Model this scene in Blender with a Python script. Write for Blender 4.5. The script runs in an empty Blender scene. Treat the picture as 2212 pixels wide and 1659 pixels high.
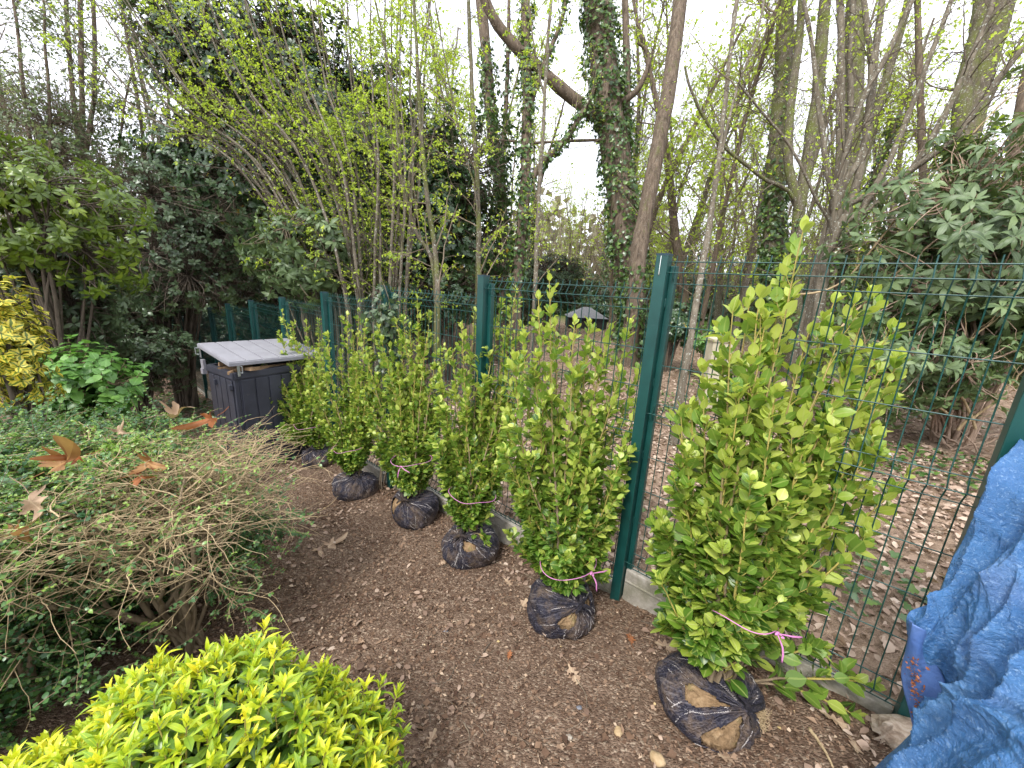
import bpy, math
import numpy as np
from mathutils import Matrix

S = bpy.context.scene
R = math.radians
# ------------------------------------------------------------------ camera
FPX, PITCH, ROLL, EYE = 843.2, R(14.43), R(-3.04), 1.70
def basis():
    f = np.array([0, math.cos(PITCH), -math.sin(PITCH)]); d = np.array([0, -math.sin(PITCH), -math.cos(PITCH)]); x = np.array([1., 0, 0])
    c, s = math.cos(ROLL), math.sin(ROLL)
    return c*x + s*d, -s*x + c*d, f
CX, CD, CF = basis()
cam = bpy.data.cameras.new("camera"); cam_o = bpy.data.objects.new("camera", cam); S.collection.objects.link(cam_o)
cam.sensor_width = 36; cam.lens = 36*FPX/2212; cam.clip_start = .05; cam.clip_end = 600
cam_o.matrix_world = Matrix(((CX[0], -CD[0], -CF[0], 0), (CX[1], -CD[1], -CF[1], 0), (CX[2], -CD[2], -CF[2], EYE), (0, 0, 0, 1)))
S.camera = cam_o
# ------------------------------------------------------------------ sky, sun, exposure
SUN_EL, SUN_AZ = R(52), R(215)
w = bpy.data.worlds.new("World"); S.world = w; w.use_nodes = True
nt = w.node_tree; nt.nodes.clear()
def wn(t): return nt.nodes.new(t)
sky = wn('ShaderNodeTexSky'); sky.sky_type = 'NISHITA'; sky.sun_disc = False; sky.sun_elevation = SUN_EL; sky.sun_rotation = SUN_AZ
sky.air_density = 1; sky.dust_density = 4
tc = wn('ShaderNodeTexCoord'); mp = wn('ShaderNodeMapping'); mp.inputs['Scale'].default_value = (2.2, 2.2, 6)
nz = wn('ShaderNodeTexNoise'); nz.inputs['Scale'].default_value = 1.6; nz.inputs['Detail'].default_value = 6
rp = wn('ShaderNodeValToRGB'); rp.color_ramp.elements[0].position = .3; rp.color_ramp.elements[1].position = .75
rp.color_ramp.elements[0].color = (9.0, 9.4, 10.6, 1); rp.color_ramp.elements[1].color = (12.0, 12.2, 13.0, 1)
mx = wn('ShaderNodeMix'); mx.data_type = 'RGBA'; mx.inputs[0].default_value = .9
bg = wn('ShaderNodeBackground'); bg.inputs['Strength'].default_value = .075
wo = wn('ShaderNodeOutputWorld')
L = nt.links.new
L(tc.outputs['Generated'], mp.inputs['Vector']); L(mp.outputs[0], nz.inputs['Vector']); L(nz.outputs['Fac'], rp.inputs['Fac'])
L(sky.outputs[0], mx.inputs[6]); L(rp.outputs[0], mx.inputs[7]); L(mx.outputs[2], bg.inputs['Color']); L(bg.outputs[0], wo.inputs[0])
sun = bpy.data.lights.new("sun", 'SUN'); sun.energy = 1.3; sun.angle = R(14); sun.color = (1, .97, .92)
sun_o = bpy.data.objects.new("sun", sun); S.collection.objects.link(sun_o)
sun_o.rotation_euler = (R(90)-SUN_EL, 0, math.pi-SUN_AZ)
S.view_settings.view_transform = 'Standard'; S.view_settings.look = 'None'; S.view_settings.gamma = 1
S.view_settings.exposure = 1.6
S.render.engine = 'CYCLES'
cy = S.cycles; cy.max_bounces = 5; cy.diffuse_bounces = 4; cy.glossy_bounces = 2; cy.transmission_bounces = 3; cy.transparent_max_bounces = 4
cy.use_denoising = True; cy.denoiser = 'OPENIMAGEDENOISE'; cy.denoising_input_passes = 'RGB_ALBEDO_NORMAL'; cy.denoising_prefilter = 'ACCURATE'; cy.sample_clamp_indirect = 6; cy.use_adaptive_sampling = True; cy.adaptive_threshold = .02
cy.caustics_reflective = False; cy.caustics_refractive = False

# ------------------------------------------------------------------ geometry of the place
TH = .8714; A0 = np.array([.701, 1.967]); DV = np.array([-math.sin(TH), math.cos(TH)]); NV = np.array([math.cos(TH), math.sin(TH)])
TT = [-30, -6, -1.2, 0, 2.4, 6, 8.4, 14, 60]; ZZ = [.5, .35, .10, -.09, -.33, -.72, -1.0, -1.35, -1.5]
def pw(u, v, z): return np.array([0, 0, EYE]) + z*(CF + CX*(u-1106)/FPX + CD*(v-829.5)/FPX)
def gz(x, y):
    t = (x-A0[0])*DV[0] + (y-A0[1])*DV[1]; n = (x-A0[0])*NV[0] + (y-A0[1])*NV[1]
    z = np.interp(t, TT, ZZ); s = np.clip((n-.3)/8, 0, 1); s = s*s*(3-2*s)
    z = z*(1-s)
    rough = .012*np.sin(x*5.1+1.3*np.sin(y*3.3))*np.sin(y*4.7+1.1*np.sin(x*2.9)) + .006*np.sin(x*17+y*5)*np.sin(y*19-x*4)
    return z + rough
def fw(t, n): return A0[0]+DV[0]*t+NV[0]*n, A0[1]+DV[1]*t+NV[1]*n
def hit(u, v):
    for d in np.geomspace(.3, 80, 700):
        P = pw(u, v, d)
        if P[2] < gz(P[0], P[1]): return P
    return P
def nrm(a): return a/np.maximum(np.linalg.norm(a, axis=-1, keepdims=True), 1e-9)

# ------------------------------------------------------------------ mesh building
def new_mesh(name, V, polys, attrs=None, mats=None, mi=None, smooth=True):
    me = bpy.data.meshes.new(name)
    V = np.ascontiguousarray(V, dtype=np.float32); me.vertices.add(len(V)); me.vertices.foreach_set('co', V.ravel())
    nl = sum(p.size for p in polys); npo = sum(len(p) for p in polys)
    me.loops.add(nl); me.polygons.add(npo)
    me.loops.foreach_set('vertex_index', np.concatenate([p.ravel() for p in polys]).astype(np.int32))
    sizes = np.concatenate([np.full(len(p), p.shape[1]) for p in polys])
    me.polygons.foreach_set('loop_start', np.concatenate([[0], np.cumsum(sizes)[:-1]]).astype(np.int32))
    if mi is not None: me.polygons.foreach_set('material_index', np.concatenate(mi).astype(np.int32))
    me.polygons.foreach_set('use_smooth', np.full(npo, smooth))
    for k, a in (attrs or {}).items():
        at = me.attributes.new(k, 'FLOAT_VECTOR', 'POINT'); at.data.foreach_set('vector', np.ascontiguousarray(a, dtype=np.float32).ravel())
    for m in (mats or []): me.materials.append(m)
    me.update(calc_edges=True); me.validate()
    return me
class MB:
    def __init__(s): s.V = []; s.P = {3: [], 4: []}; s.A = []; s.n = 0
    def add(s, V, F, A=None):
        V = np.asarray(V, float).reshape(-1, 3)
        for f in (F if isinstance(F, list) else [F]):
            f = np.asarray(f)
            if f.size: s.P[f.shape[1]].append(f+s.n)
        s.V.append(V); s.A.append(np.zeros((len(V), 3)) if A is None else np.asarray(A, float).reshape(-1, 3)); s.n += len(V)
    def mesh(s, name, mat, smooth=True):
        polys = [np.concatenate(p) for p in (s.P[4], s.P[3]) if p]
        return new_mesh(name, np.concatenate(s.V), polys, {'lf': np.concatenate(s.A)}, [mat], None, smooth)
    def box(s, c, h, rot=None):
        v = np.array([[x, y, z] for x in (-1, 1) for y in (-1, 1) for z in (-1, 1)])*np.array(h)
        if rot is not None: v = v @ np.array(rot)
        s.add(v+np.array(c), np.array([[0, 1, 3, 2], [4, 6, 7, 5], [0, 4, 5, 1], [2, 3, 7, 6], [0, 2, 6, 4], [1, 5, 7, 3]]))
    def tubes(s, P, Rr, n=5, rnd=None, cap=False):
        P = np.asarray(P, float); Rr = np.asarray(Rr, float)
        if P.ndim == 2: P = P[None]
        M, k, _ = P.shape; Rr = np.broadcast_to(Rr, (M, k))
        T = nrm(np.gradient(P, axis=1)); ref = np.where(np.abs(T[:, :1, 2:3]).repeat(1, 2) > .8, np.array([[[1., 0, 0]]]), np.array([[[0, 0, 1.]]]))
        mean = nrm(P[:, -1]-P[:, 0]); ref = np.where(np.abs(mean[:, None, 2:3]) > .75, np.array([[[1., .1, 0]]]), np.array([[[0, 0, 1.]]]))
        A = nrm(np.cross(T, ref)); B = np.cross(T, A)
        a = np.arange(n)*2*np.pi/n
        V = P[:, :, None]+Rr[:, :, None, None]*(A[:, :, None]*np.cos(a)[None, None, :, None]+B[:, :, None]*np.sin(a)[None, None, :, None])
        idx = np.arange(M*k*n).reshape(M, k, n)
        F = np.stack([idx[:, :-1], np.roll(idx, -1, 2)[:, :-1], np.roll(idx, -1, 2)[:, 1:], idx[:, 1:]], -1).reshape(-1, 4)
        at = np.zeros((M, k, n, 3)); at[..., 0] = (np.linspace(0, 1, k))[None, :, None]; at[..., 1] = a[None, None]/6.283
        at[..., 2] = (0.5 if rnd is None else np.asarray(rnd).reshape(M, 1, 1))
        FF = [F]
        V = V.reshape(-1, 3)
        if cap:
            ends = np.concatenate([P[:, 0], P[:, -1]]); base = len(V); V = np.concatenate([V, ends]); at = np.concatenate([at.reshape(-1, 3), np.tile([[0, 0, .5]], (2*M, 1))])
            r0, r1 = idx[:, 0], idx[:, -1]
            c0 = base+np.arange(M)[:, None].repeat(n, 1); c1 = c0+M
            FF.append(np.concatenate([np.stack([c0, np.roll(r0, -1, 1), r0], -1).reshape(-1, 3), np.stack([c1, r1, np.roll(r1, -1, 1)], -1).reshape(-1, 3)]))
        s.add(V, FF, at.reshape(-1, 3))

# leaf templates: x across, y along 0..1, z normal
def leaf_tpl(rows, width, fold=.16, curl=.12, pinch=1.0):
    V = [[0, 0, 0]]; A = [[0, 0]]
    for r in range(rows):
        y = (r+1)/(rows+1); hw = .5*width*(math.sin(math.pi*y**pinch))**.75; z = -curl*(2*y-.7)**2*.6
        for sx in (-1, 0, 1): V.append([sx*hw, y, z+fold*abs(sx)*hw*2*(.6)]); A.append([sx, y])
    V.append([0, 1, -curl*1.7*.6]); A.append([0, 1])
    q, t = [], []; f = lambda r, c: 1+r*3+c
    t += [[0, f(0, 1), f(0, 0)], [0, f(0, 2), f(0, 1)]]
    for r in range(rows-1):
        for c in (0, 1): q.append([f(r, c), f(r, c+1), f(r+1, c+1), f(r+1, c)])
    e = len(V)-1; t += [[f(rows-1, 0), f(rows-1, 1), e], [f(rows-1, 1), f(rows-1, 2), e]]
    return np.array(V, float), [np.array(q), np.array(t)], np.array(A, float)
TPL = {
 'oval': leaf_tpl(4, .66, .12, .10, .95), 'ovalmid': leaf_tpl(2, .62, .2, .18), 'lance': leaf_tpl(4, .25, .3, .3, .9), 'lancemid': leaf_tpl(2, .30, .3, .3),
 'round': leaf_tpl(3, .8, .12, .15, .85), 'rhodo': leaf_tpl(3, .3, .18, .35, 1.15),
 'quad': (np.array([[0, 0, 0], [-.27, .5, .05], [0, 1, -.08], [.27, .5, .05]]), [np.array([[0, 3, 2, 1]])], np.array([[0, 0], [-1, .5], [0, 1], [1, .5]], float)),
 'quadslim': (np.array([[0, 0, 0], [-.15, .5, .05], [0, 1, -.12], [.15, .5, .05]]), [np.array([[0, 3, 2, 1]])], np.array([[0, 0], [-1, .5], [0, 1], [1, .5]], float)),
 'fold': (np.array([[0, 0, 0], [-.3, .45, .08], [0, 1, -.1], [.3, .45, .08]]), [np.array([[0, 2, 1], [0, 3, 2]])], np.array([[0, 0], [-1, .5], [0, 1], [1, .5]], float)),
}
def ivy_tpl():
    o = [(0, 0), (-.35, -.08), (-.5, .25), (-.3, .4), (-.38, .72), (-.12, .68), (0, 1), (.12, .68), (.38, .72), (.3, .4), (.5, .25), (.35, -.08)]
    V = [[0, .35, -.05]]+[[x, y, .05*abs(x)] for x, y in o]; n = len(o)
    return np.array(V, float), [np.array([[0, 1+(i+1) % n, 1+i] for i in range(n)])], np.array([[0, .4]]+[[math.copysign(1, x) if x else 0, y] for x, y in o], float)
TPL['ivy'] = ivy_tpl()
def put_leaves(mb, kind, pos, ax, nm, size, rng, wid=1., rnd=None):
    V, F, A = TPL[kind]; N = len(pos)
    if N == 0: return
    ax = nrm(ax); side = nrm(np.cross(ax, nm)); nn = np.cross(side, ax)
    size = np.broadcast_to(size, (N,)); wid = np.broadcast_to(wid, (N,))
    curl = 1+.55*rng.standard_normal(N)
    P = pos[:, None]+size[:, None, None]*(V[None, :, 0:1]*wid[:, None, None]*side[:, None]+V[None, :, 1:2]*ax[:, None]+V[None, :, 2:3]*curl[:, None, None]*nn[:, None])
    m = len(V); at = np.zeros((N, m, 3)); at[:, :, :2] = A[None]; at[:, :, 2] = (rng.random(N) if rnd is None else rnd)[:, None]
    off = (np.arange(N)*m)[:, None, None]
    mb.add(P.reshape(-1, 3), [(f[None]+off).reshape(-1, f.shape[1]) for f in F if f.size], at.reshape(-1, 3))

# vectorised growing
def grow(st, dr, ln, k, wob, trop, rng, flat=0):
    M = len(st); P = np.zeros((M, k, 3)); P[:, 0] = st; d = nrm(dr); ln = np.broadcast_to(ln, (M,)); step = (ln/(k-1))[:, None]
    for i in range(1, k):
        d = nrm(d+wob*rng.standard_normal((M, 3))+np.asarray(trop)/(k-1))
        if flat: d[:, 2] *= (1-flat/(k-1)); d = nrm(d)
        P[:, i] = P[:, i-1]+d*step
    return P
def interp(P, s):   # P (M,k,3), s (M,j)
    M, k, _ = P.shape; x = np.clip(s, 0, .9999)*(k-1); i = x.astype(int); f = (x-i)[..., None]
    r = np.arange(M)[:, None]
    return P[r, i]*(1-f)+P[r, i+1]*f, nrm(P[r, i+1]-P[r, i])
def spawn(P, j, s0, s1, ang, rng, jit=.25):
    M = len(P); s = s0+(s1-s0)*(np.arange(j)[None]+rng.random((M, j)))/j
    p, t = interp(P, s); rv = nrm(rng.standard_normal(t.shape)); pe = nrm(np.cross(t, rv))
    a = ang*(1+jit*rng.standard_normal(s.shape))[..., None]
    d = t*np.cos(a)+pe*np.sin(a)
    return p.reshape(-1, 3), d.reshape(-1, 3), s.reshape(-1), t.reshape(-1, 3)
def smooth_path(pts, k, rng=None, wob=0):
    pts = np.asarray(pts, float); n = len(pts)
    if n == 2: pts = np.array([pts[0], pts.mean(0), pts[1]]); n = 3
    e = np.concatenate([[2*pts[0]-pts[1]], pts, [2*pts[-1]-pts[-2]]]); u = np.linspace(0, n-1-1e-6, k); i = u.astype(int); f = (u-i)[:, None]
    a, b, c, d = e[i], e[i+1], e[i+2], e[i+3]
    o = .5*(2*b+(c-a)*f+(2*a-5*b+4*c-d)*f**2+(3*b-a-3*c+d)*f**3)
    if wob: o = o+wob*np.cumsum(rng.standard_normal(o.shape), 0)/math.sqrt(k)
    return o

# ------------------------------------------------------------------ objects
def link(o): S.collection.objects.link(o); return o
def tag(o, label=None, cat=None, group=None, kind=None):
    if label: o['label'] = label
    if cat: o['category'] = cat
    if group: o['group'] = group
    if kind: o['kind'] = kind
    return o
def empty(name, loc, label, cat, group=None):
    o = link(bpy.data.objects.new(name, None)); o.location = loc; o.empty_display_size = .1
    return tag(o, label, cat, group)
def part(name, mb, mat, parent, smooth=True, label=None):
    me = mb.mesh(name, mat, smooth); o = link(bpy.data.objects.new(name, me))
    if parent is not None:
        loc = np.array(parent_world(parent)); me.transform(Matrix.Translation(tuple(-loc))); o.parent = parent
    if label: o['label'] = label
    return o
def parent_world(o):
    x = np.array(o.location, float)
    while o.parent: o = o.parent; x = x+np.array(o.location, float)
    return x
def single(name, mb, mat, loc, label, cat, group=None, smooth=True, kind=None):
    me = mb.mesh(name, mat, smooth); o = link(bpy.data.objects.new(name, me)); me.transform(Matrix.Translation(tuple(-np.array(loc, float)))); o.location = loc
    return tag(o, label, cat, group, kind)
def dup(root, loc, rz, sc, label):
    r = root.copy(); link(r); r.location = loc; r.rotation_euler = (0, 0, rz); r.scale = (sc, sc, sc); r['label'] = label
    for ch in list(root.children):
        c = ch.copy(); link(c); c.parent = r
    return r

# ------------------------------------------------------------------ materials
def mat(name, build):
    m = bpy.data.materials.new(name); m.use_nodes = True; t = m.node_tree; t.nodes.clear()
    N = lambda ty, **k: _n(t, ty, k); out = t.nodes.new('ShaderNodeOutputMaterial'); sh = build(t, N, t.links.new); t.links.new(sh, out.inputs[0]); return m
def _n(t, ty, k):
    n = t.nodes.new(ty)
    for a, b in k.items(): setattr(n, a, b)
    return n
def c4(c): return (*c, 1)
def ramp(N, L, fac, cols):
    r = N('ShaderNodeValToRGB'); e = r.color_ramp.elements
    while len(e) < len(cols): e.new(.5)
    for i, (p, c) in enumerate(cols): e[i].position = p; e[i].color = c4(c)
    L(fac, r.inputs[0]); return r.outputs[0]
def noise(N, L, scale, detail=4, vec=None, rough=.55, dist=0):
    n = N('ShaderNodeTexNoise'); n.inputs['Scale'].default_value = scale; n.inputs['Detail'].default_value = detail; n.inputs['Roughness'].default_value = rough; n.inputs['Distortion'].default_value = dist
    if vec is not None: L(vec, n.inputs['Vector'])
    return n.outputs['Fac']
def mixc(N, L, f, a, b, bt='MIX'):
    m = N('ShaderNodeMix'); m.data_type = 'RGBA'; m.blend_type = bt
    for v, i in ((f, 0), (a, 6), (b, 7)):
        if isinstance(v, (int, float)): m.inputs[i].default_value = v
        elif isinstance(v, tuple): m.inputs[i].default_value = c4(v)
        else: L(v, m.inputs[i])
    return m.outputs[2]
def mth(N, L, op, a, b=0.):
    m = N('ShaderNodeMath'); m.operation = op
    for v, i in ((a, 0), (b, 1)):
        if isinstance(v, (int, float)): m.inputs[i].default_value = v
        else: L(v, m.inputs[i])
    return m.outputs[0]
def ocoord(N, L, sc=None):
    t = N('ShaderNodeTexCoord')
    if sc is None: return t.outputs['Object']
    m = N('ShaderNodeMapping'); m.inputs['Scale'].default_value = sc; L(t.outputs['Object'], m.inputs[0]); return m.outputs[0]
def princ(N, L, col, rough=.7, bump=None, bs=.3, bd=.01, spec=.5, metal=0):
    p = N('ShaderNodeBsdfPrincipled')
    if isinstance(col, tuple): p.inputs['Base Color'].default_value = c4(col)
    else: L(col, p.inputs['Base Color'])
    if isinstance(rough, (int, float)): p.inputs['Roughness'].default_value = rough
    else: L(rough, p.inputs['Roughness'])
    p.inputs['Specular IOR Level'].default_value = spec; p.inputs['Metallic'].default_value = metal
    if bump is not None:
        b = N('ShaderNodeBump'); b.inputs['Strength'].default_value = bs; b.inputs['Distance'].default_value = bd; L(bump, b.inputs['Height']); L(b.outputs[0], p.inputs['Normal'])
    return p.outputs[0]
def leafmat(name, cols, trans=.3, rough=.42, back=1.25, rib=None, edge=None, spec=.5, tcol=1.5):
    """cols: ramp over each leaf's own number; rib: midrib colour; edge: variegated margin colour"""
    def b(t, N, L):
        a = N('ShaderNodeAttribute'); a.attribute_name = 'lf'; s = N('ShaderNodeSeparateXYZ'); L(a.outputs['Vector'], s.inputs[0])
        col = ramp(N, L, s.outputs[2], cols)
        ab = mth(N, L, 'ABSOLUTE', s.outputs[0])
        if rib: col = mixc(N, L, mth(N, L, 'MULTIPLY', mth(N, L, 'LESS_THAN', ab, .12), .6), col, rib)
        if edge:
            e = mth(N, L, 'GREATER_THAN', mth(N, L, 'ADD', ab, mth(N, L, 'MULTIPLY', noise(N, L, 60, 2, ocoord(N, L)), .8)), .75)
            col = mixc(N, L, e, col, edge)
        col = mixc(N, L, mth(N, L, 'MULTIPLY', noise(N, L, 45, 3, ocoord(N, L)), .25), col, tuple(np.array(cols[0][1])*.6))
        g = N('ShaderNodeNewGeometry'); col2 = mixc(N, L, g.outputs['Backfacing'], col, mixc(N, L, .35, col, tuple(min(1, x) for x in np.array(cols[len(cols)//2][1])*back+.03)))
        p = princ(N, L, col2, rough, spec=spec)
        tr = N('ShaderNodeBsdfTranslucent'); L(mixc(N, L, 1., col2, (tcol, tcol, tcol*.55), 'MULTIPLY'), tr.inputs[0])
        m = N('ShaderNodeMixShader'); m.inputs[0].default_value = trans; L(p, m.inputs[1]); L(tr.outputs[0], m.inputs[2]); return m.outputs[0]
    return mat(name, b)
def barkmat(name, c1, c2, moss=None, mossamt=.5, lichen=0, stretch=(1, 1, .18), sc=28):
    def b(t, N, L):
        v = ocoord(N, L, stretch); n1 = noise(N, L, sc, 6, v, .65, .4); n2 = noise(N, L, 5, 7, ocoord(N, L, (1, 1, .5)), .7)
        col = ramp(N, L, n1, [(.3, c1), (.68, c2)])
        if moss: col = mixc(N, L, ramp(N, L, n2, [(1-mossamt-.06, (0, 0, 0)), (1-mossamt+.1, (1, 1, 1))]), col, moss)
        if lichen: col = mixc(N, L, ramp(N, L, noise(N, L, 38, 2, ocoord(N, L)), [(.62, (0, 0, 0)), (.66, (lichen,)*3)]), col, (.42, .44, .38))
        return princ(N, L, col, .9, n1, .7, .02, .2)
    return mat(name, b)

M_bark_grey = barkmat('bark_grey', (.075, .062, .045), (.21, .18, .135), (.10, .11, .035), .36, .8)
M_bark_brown = barkmat('bark_brown', (.05, .036, .025), (.19, .145, .105), (.10, .11, .035), .38, .2, (1, 1, .12), 20)
M_bark_dark = barkmat('bark_dark', (.035, .03, .022), (.11, .09, .065), (.07, .085, .025), .4, .2)
M_bark_moss = barkmat('bark_moss', (.045, .038, .026), (.15, .125, .09), (.095, .105, .028), .5, .5)
M_twig = barkmat('twig', (.13, .10, .07), (.26, .21, .15), None)
M_twig_dark = barkmat('twig_dark', (.06, .048, .036), (.15, .12, .09), None)
M_twig_tan = barkmat('twig_tan', (.26, .185, .10), (.52, .40, .24), None)
M_twig_pink = barkmat('twig_pink', (.20, .14, .10), (.42, .31, .23), None)
M_stem_green = barkmat('stem_green', (.20, .17, .05), (.42, .34, .09), None)
M_stem_wood = barkmat('stem_wood', (.11, .08, .05), (.26, .20, .125), None)
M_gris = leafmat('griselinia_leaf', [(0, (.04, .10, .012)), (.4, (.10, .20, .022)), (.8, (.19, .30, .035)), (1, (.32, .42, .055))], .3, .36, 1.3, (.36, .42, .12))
M_gris_tip = leafmat('griselinia_young_leaf', [(0, (.27, .35, .05)), (.6, (.40, .48, .08)), (1, (.50, .56, .11))], .3, .42, 1.15, (.50, .52, .2))
M_gold = leafmat('golden_leaf', [(0, (.22, .36, .03)), (.45, (.46, .56, .03)), (.8, (.66, .66, .035)), (1, (.78, .66, .05))], .25, .35, 1.05, (.55, .60, .04))
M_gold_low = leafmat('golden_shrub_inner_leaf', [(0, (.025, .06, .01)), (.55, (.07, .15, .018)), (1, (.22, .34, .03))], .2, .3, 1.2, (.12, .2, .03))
M_lon = leafmat('honeysuckle_leaf', [(0, (.035, .095, .035)), (.5, (.09, .19, .06)), (.8, (.18, .31, .06)), (1, (.28, .42, .07))], .22, .33, 1.25)
M_horn = leafmat('spring_leaf', [(0, (.24, .34, .04)), (.6, (.40, .52, .06)), (1, (.52, .62, .08))], .42, .5, 1.1)
M_ivy = leafmat('ivy_leaf', [(0, (.03, .065, .02)), (.6, (.07, .14, .03)), (1, (.16, .25, .05))], .15, .3, 1.2)
M_laurel = leafmat('laurel_leaf', [(0, (.022, .048, .017)), (.6, (.05, .10, .034)), (.96, (.075, .14, .04)), (1, (.4, .28, .03))], .12, .34, 1.5, spec=.55)
M_rhodo = leafmat('rhododendron_leaf', [(0, (.06, .10, .04)), (.6, (.12, .18, .07)), (1, (.20, .27, .11))], .22, .48, 1.3, (.17, .24, .1))
M_rhodo_olive = leafmat('olive_rhododendron_leaf', [(0, (.06, .10, .012)), (.6, (.13, .20, .02)), (1, (.25, .33, .04))], .25, .35, 1.1)
M_under = leafmat('undergrowth_leaf', [(0, (.045, .075, .035)), (.6, (.09, .14, .065)), (1, (.17, .23, .12))], .2, .35, 1.4)
M_dull = leafmat('dull_grey_green_leaf', [(0, (.08, .12, .05)), (.6, (.16, .21, .10)), (1, (.26, .31, .17))], .3, .5, 1.3)
M_hyd = leafmat('hydrangea_leaf', [(0, (.06, .15, .03)), (.6, (.12, .27, .05)), (1, (.20, .38, .08))], .25, .4, 1.2, (.2, .36, .1))
M_var = leafmat('variegated_leaf', [(0, (.10, .16, .02)), (1, (.20, .27, .03))], .25, .35, 1.1, None, (.72, .60, .08))
M_litter = leafmat('dry_litter_leaf', [(0, (.13, .08, .055)), (.35, (.27, .185, .135)), (.7, (.44, .325, .245)), (1, (.62, .51, .41))], .08, .75, 1.1, None, None, .2)
M_dry_orange = leafmat('dry_plane_leaf', [(0, (.14, .055, .02)), (.5, (.28, .135, .05)), (1, (.46, .28, .13))], .25, .6, 1.1, (.5, .3, .12), None, .3, 1.2)
M_dry_tan = leafmat('dry_tan_leaf', [(0, (.25, .16, .10)), (1, (.48, .35, .24))], .15, .7, 1.1, (.55, .42, .28), None, .2, 1.1)
M_dry_red = leafmat('dry_red_leaf', [(0, (.26, .085, .03)), (1, (.36, .14, .05))], .15, .6, 1.1, (.35, .16, .08), None, .3, 1.1)
M_chip = leafmat('wood_chip', [(0, (.055, .03, .02)), (.45, (.16, .098, .062)), (.78, (.33, .225, .15)), (.95, (.55, .42, .30)), (1, (.62, .46, .2))], 0.0, .85, 1., None, None, .15)
def m_green(t, N, L):
    v = ocoord(N, L); n = noise(N, L, 9, 5, v)
    col = ramp(N, L, n, [(.35, (.004, .046, .042)), (.7, (.007, .066, .058))])
    dust = ramp(N, L, noise(N, L, 70, 3, v), [(.66, (0, 0, 0)), (.8, (.35, .35, .35))]); col = mixc(N, L, dust, col, (.07, .10, .085))
    return princ(N, L, col, .38, noise(N, L, 300, 2, v), .05, .002)
M_green = mat('green_powder_coat', m_green)
def m_wire(t, N, L): return princ(N, L, ramp(N, L, noise(N, L, 40, 3, ocoord(N, L)), [(.3, (.004, .036, .031)), (.7, (.009, .074, .062))]), .35)
M_wire = mat('green_wire', m_wire)
def m_cap(t, N, L): return princ(N, L, (.008, .035, .05), .4)
M_cap = mat('dark_plastic_cap', m_cap)
def m_conc(t, N, L):
    v = ocoord(N, L); n = noise(N, L, 18, 8, v, .7); s = noise(N, L, 220, 3, v)
    col = ramp(N, L, n, [(.3, (.22, .195, .16)), (.55, (.36, .33, .28)), (.75, (.46, .43, .38))])
    col = mixc(N, L, ramp(N, L, noise(N, L, 5, 5, v), [(.5, (0, 0, 0)), (.65, (.6, .6, .6))]), col, (.12, .12, .06))
    return princ(N, L, col, .95, mth(N, L, 'ADD', n, s), .5, .008, .2)
M_conc = mat('concrete', m_conc)
def m_pillar(t, N, L):
    v = ocoord(N, L); col = ramp(N, L, noise(N, L, 7, 6, v), [(.3, (.42, .37, .25)), (.7, (.60, .55, .41))]); return princ(N, L, col, .9, noise(N, L, 60, 4, v), .2, .01, .2)
M_pillar = mat('pale_pillar_concrete', m_pillar)
def m_soil(t, N, L):
    v = ocoord(N, L); a = N('ShaderNodeAttribute'); a.attribute_name = 'lf'; s = N('ShaderNodeSeparateXYZ'); L(a.outputs['Vector'], s.inputs[0])
    n = noise(N, L, 2.2, 8, v, .65); f = noise(N, L, 60, 6, v, .7)
    col = ramp(N, L, n, [(.3, (.075, .044, .029)), (.48, (.15, .095, .063)), (.72, (.23, .158, .110))])
    vo = N('ShaderNodeTexVoronoi'); vo.inputs['Scale'].default_value = 90; vo.inputs['Randomness'].default_value = 1
    wv = N('ShaderNodeMapping'); wv.inputs['Scale'].default_value = (1, 1.6, 1); L(v, wv.inputs[0])
    dd = mixc(N, L, .03, wv.outputs[0], N('ShaderNodeTexNoise').outputs['Color']); L(dd, vo.inputs['Vector'])
    sp = N('ShaderNodeSeparateColor'); L(vo.outputs['Color'], sp.inputs[0])
    chip = ramp(N, L, sp.outputs[0], [(0, (.06, .036, .024)), (.5, (.16, .107, .074)), (.85, (.29, .21, .15)), (1, (.52, .42, .31))])
    col = mixc(N, L, .55, col, chip)
    col = mixc(N, L, ramp(N, L, f, [(.35, (.5, .5, .5)), (.6, (0, 0, 0))]), col, (.06, .038, .026))
    li = ramp(N, L, noise(N, L, 14, 6, v, .7), [(.3, (.11, .075, .05)), (.55, (.28, .2, .14)), (.75, (.42, .32, .24))])
    col = mixc(N, L, s.outputs[0], col, li)
    gr = ramp(N, L, noise(N, L, 3, 6, v, .7), [(.3, (.05, .09, .015)), (.7, (.12, .19, .035))])
    col = mixc(N, L, s.outputs[1], col, gr)
    h = mth(N, L, 'ADD', mth(N, L, 'MULTIPLY', vo.outputs['Distance'], -1.0), f)
    return princ(N, L, col, .95, h, .8, .012, .15)
M_soil = mat('soil_and_litter', m_soil)
def m_ball(t, N, L):
    v = ocoord(N, L); n = noise(N, L, 30, 7, v, .7); col = ramp(N, L, n, [(.3, (.15, .095, .05)), (.55, (.27, .18, .10)), (.75, (.37, .27, .16))])
    col = mixc(N, L, ramp(N, L, noise(N, L, 9, 3, v), [(.58, (0, 0, 0)), (.7, (.5, .5, .5))]), col, (.10, .13, .03))
    return princ(N, L, col, .95, n, .9, .012, .1)
M_ball = mat('root_ball_soil', m_ball)
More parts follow.
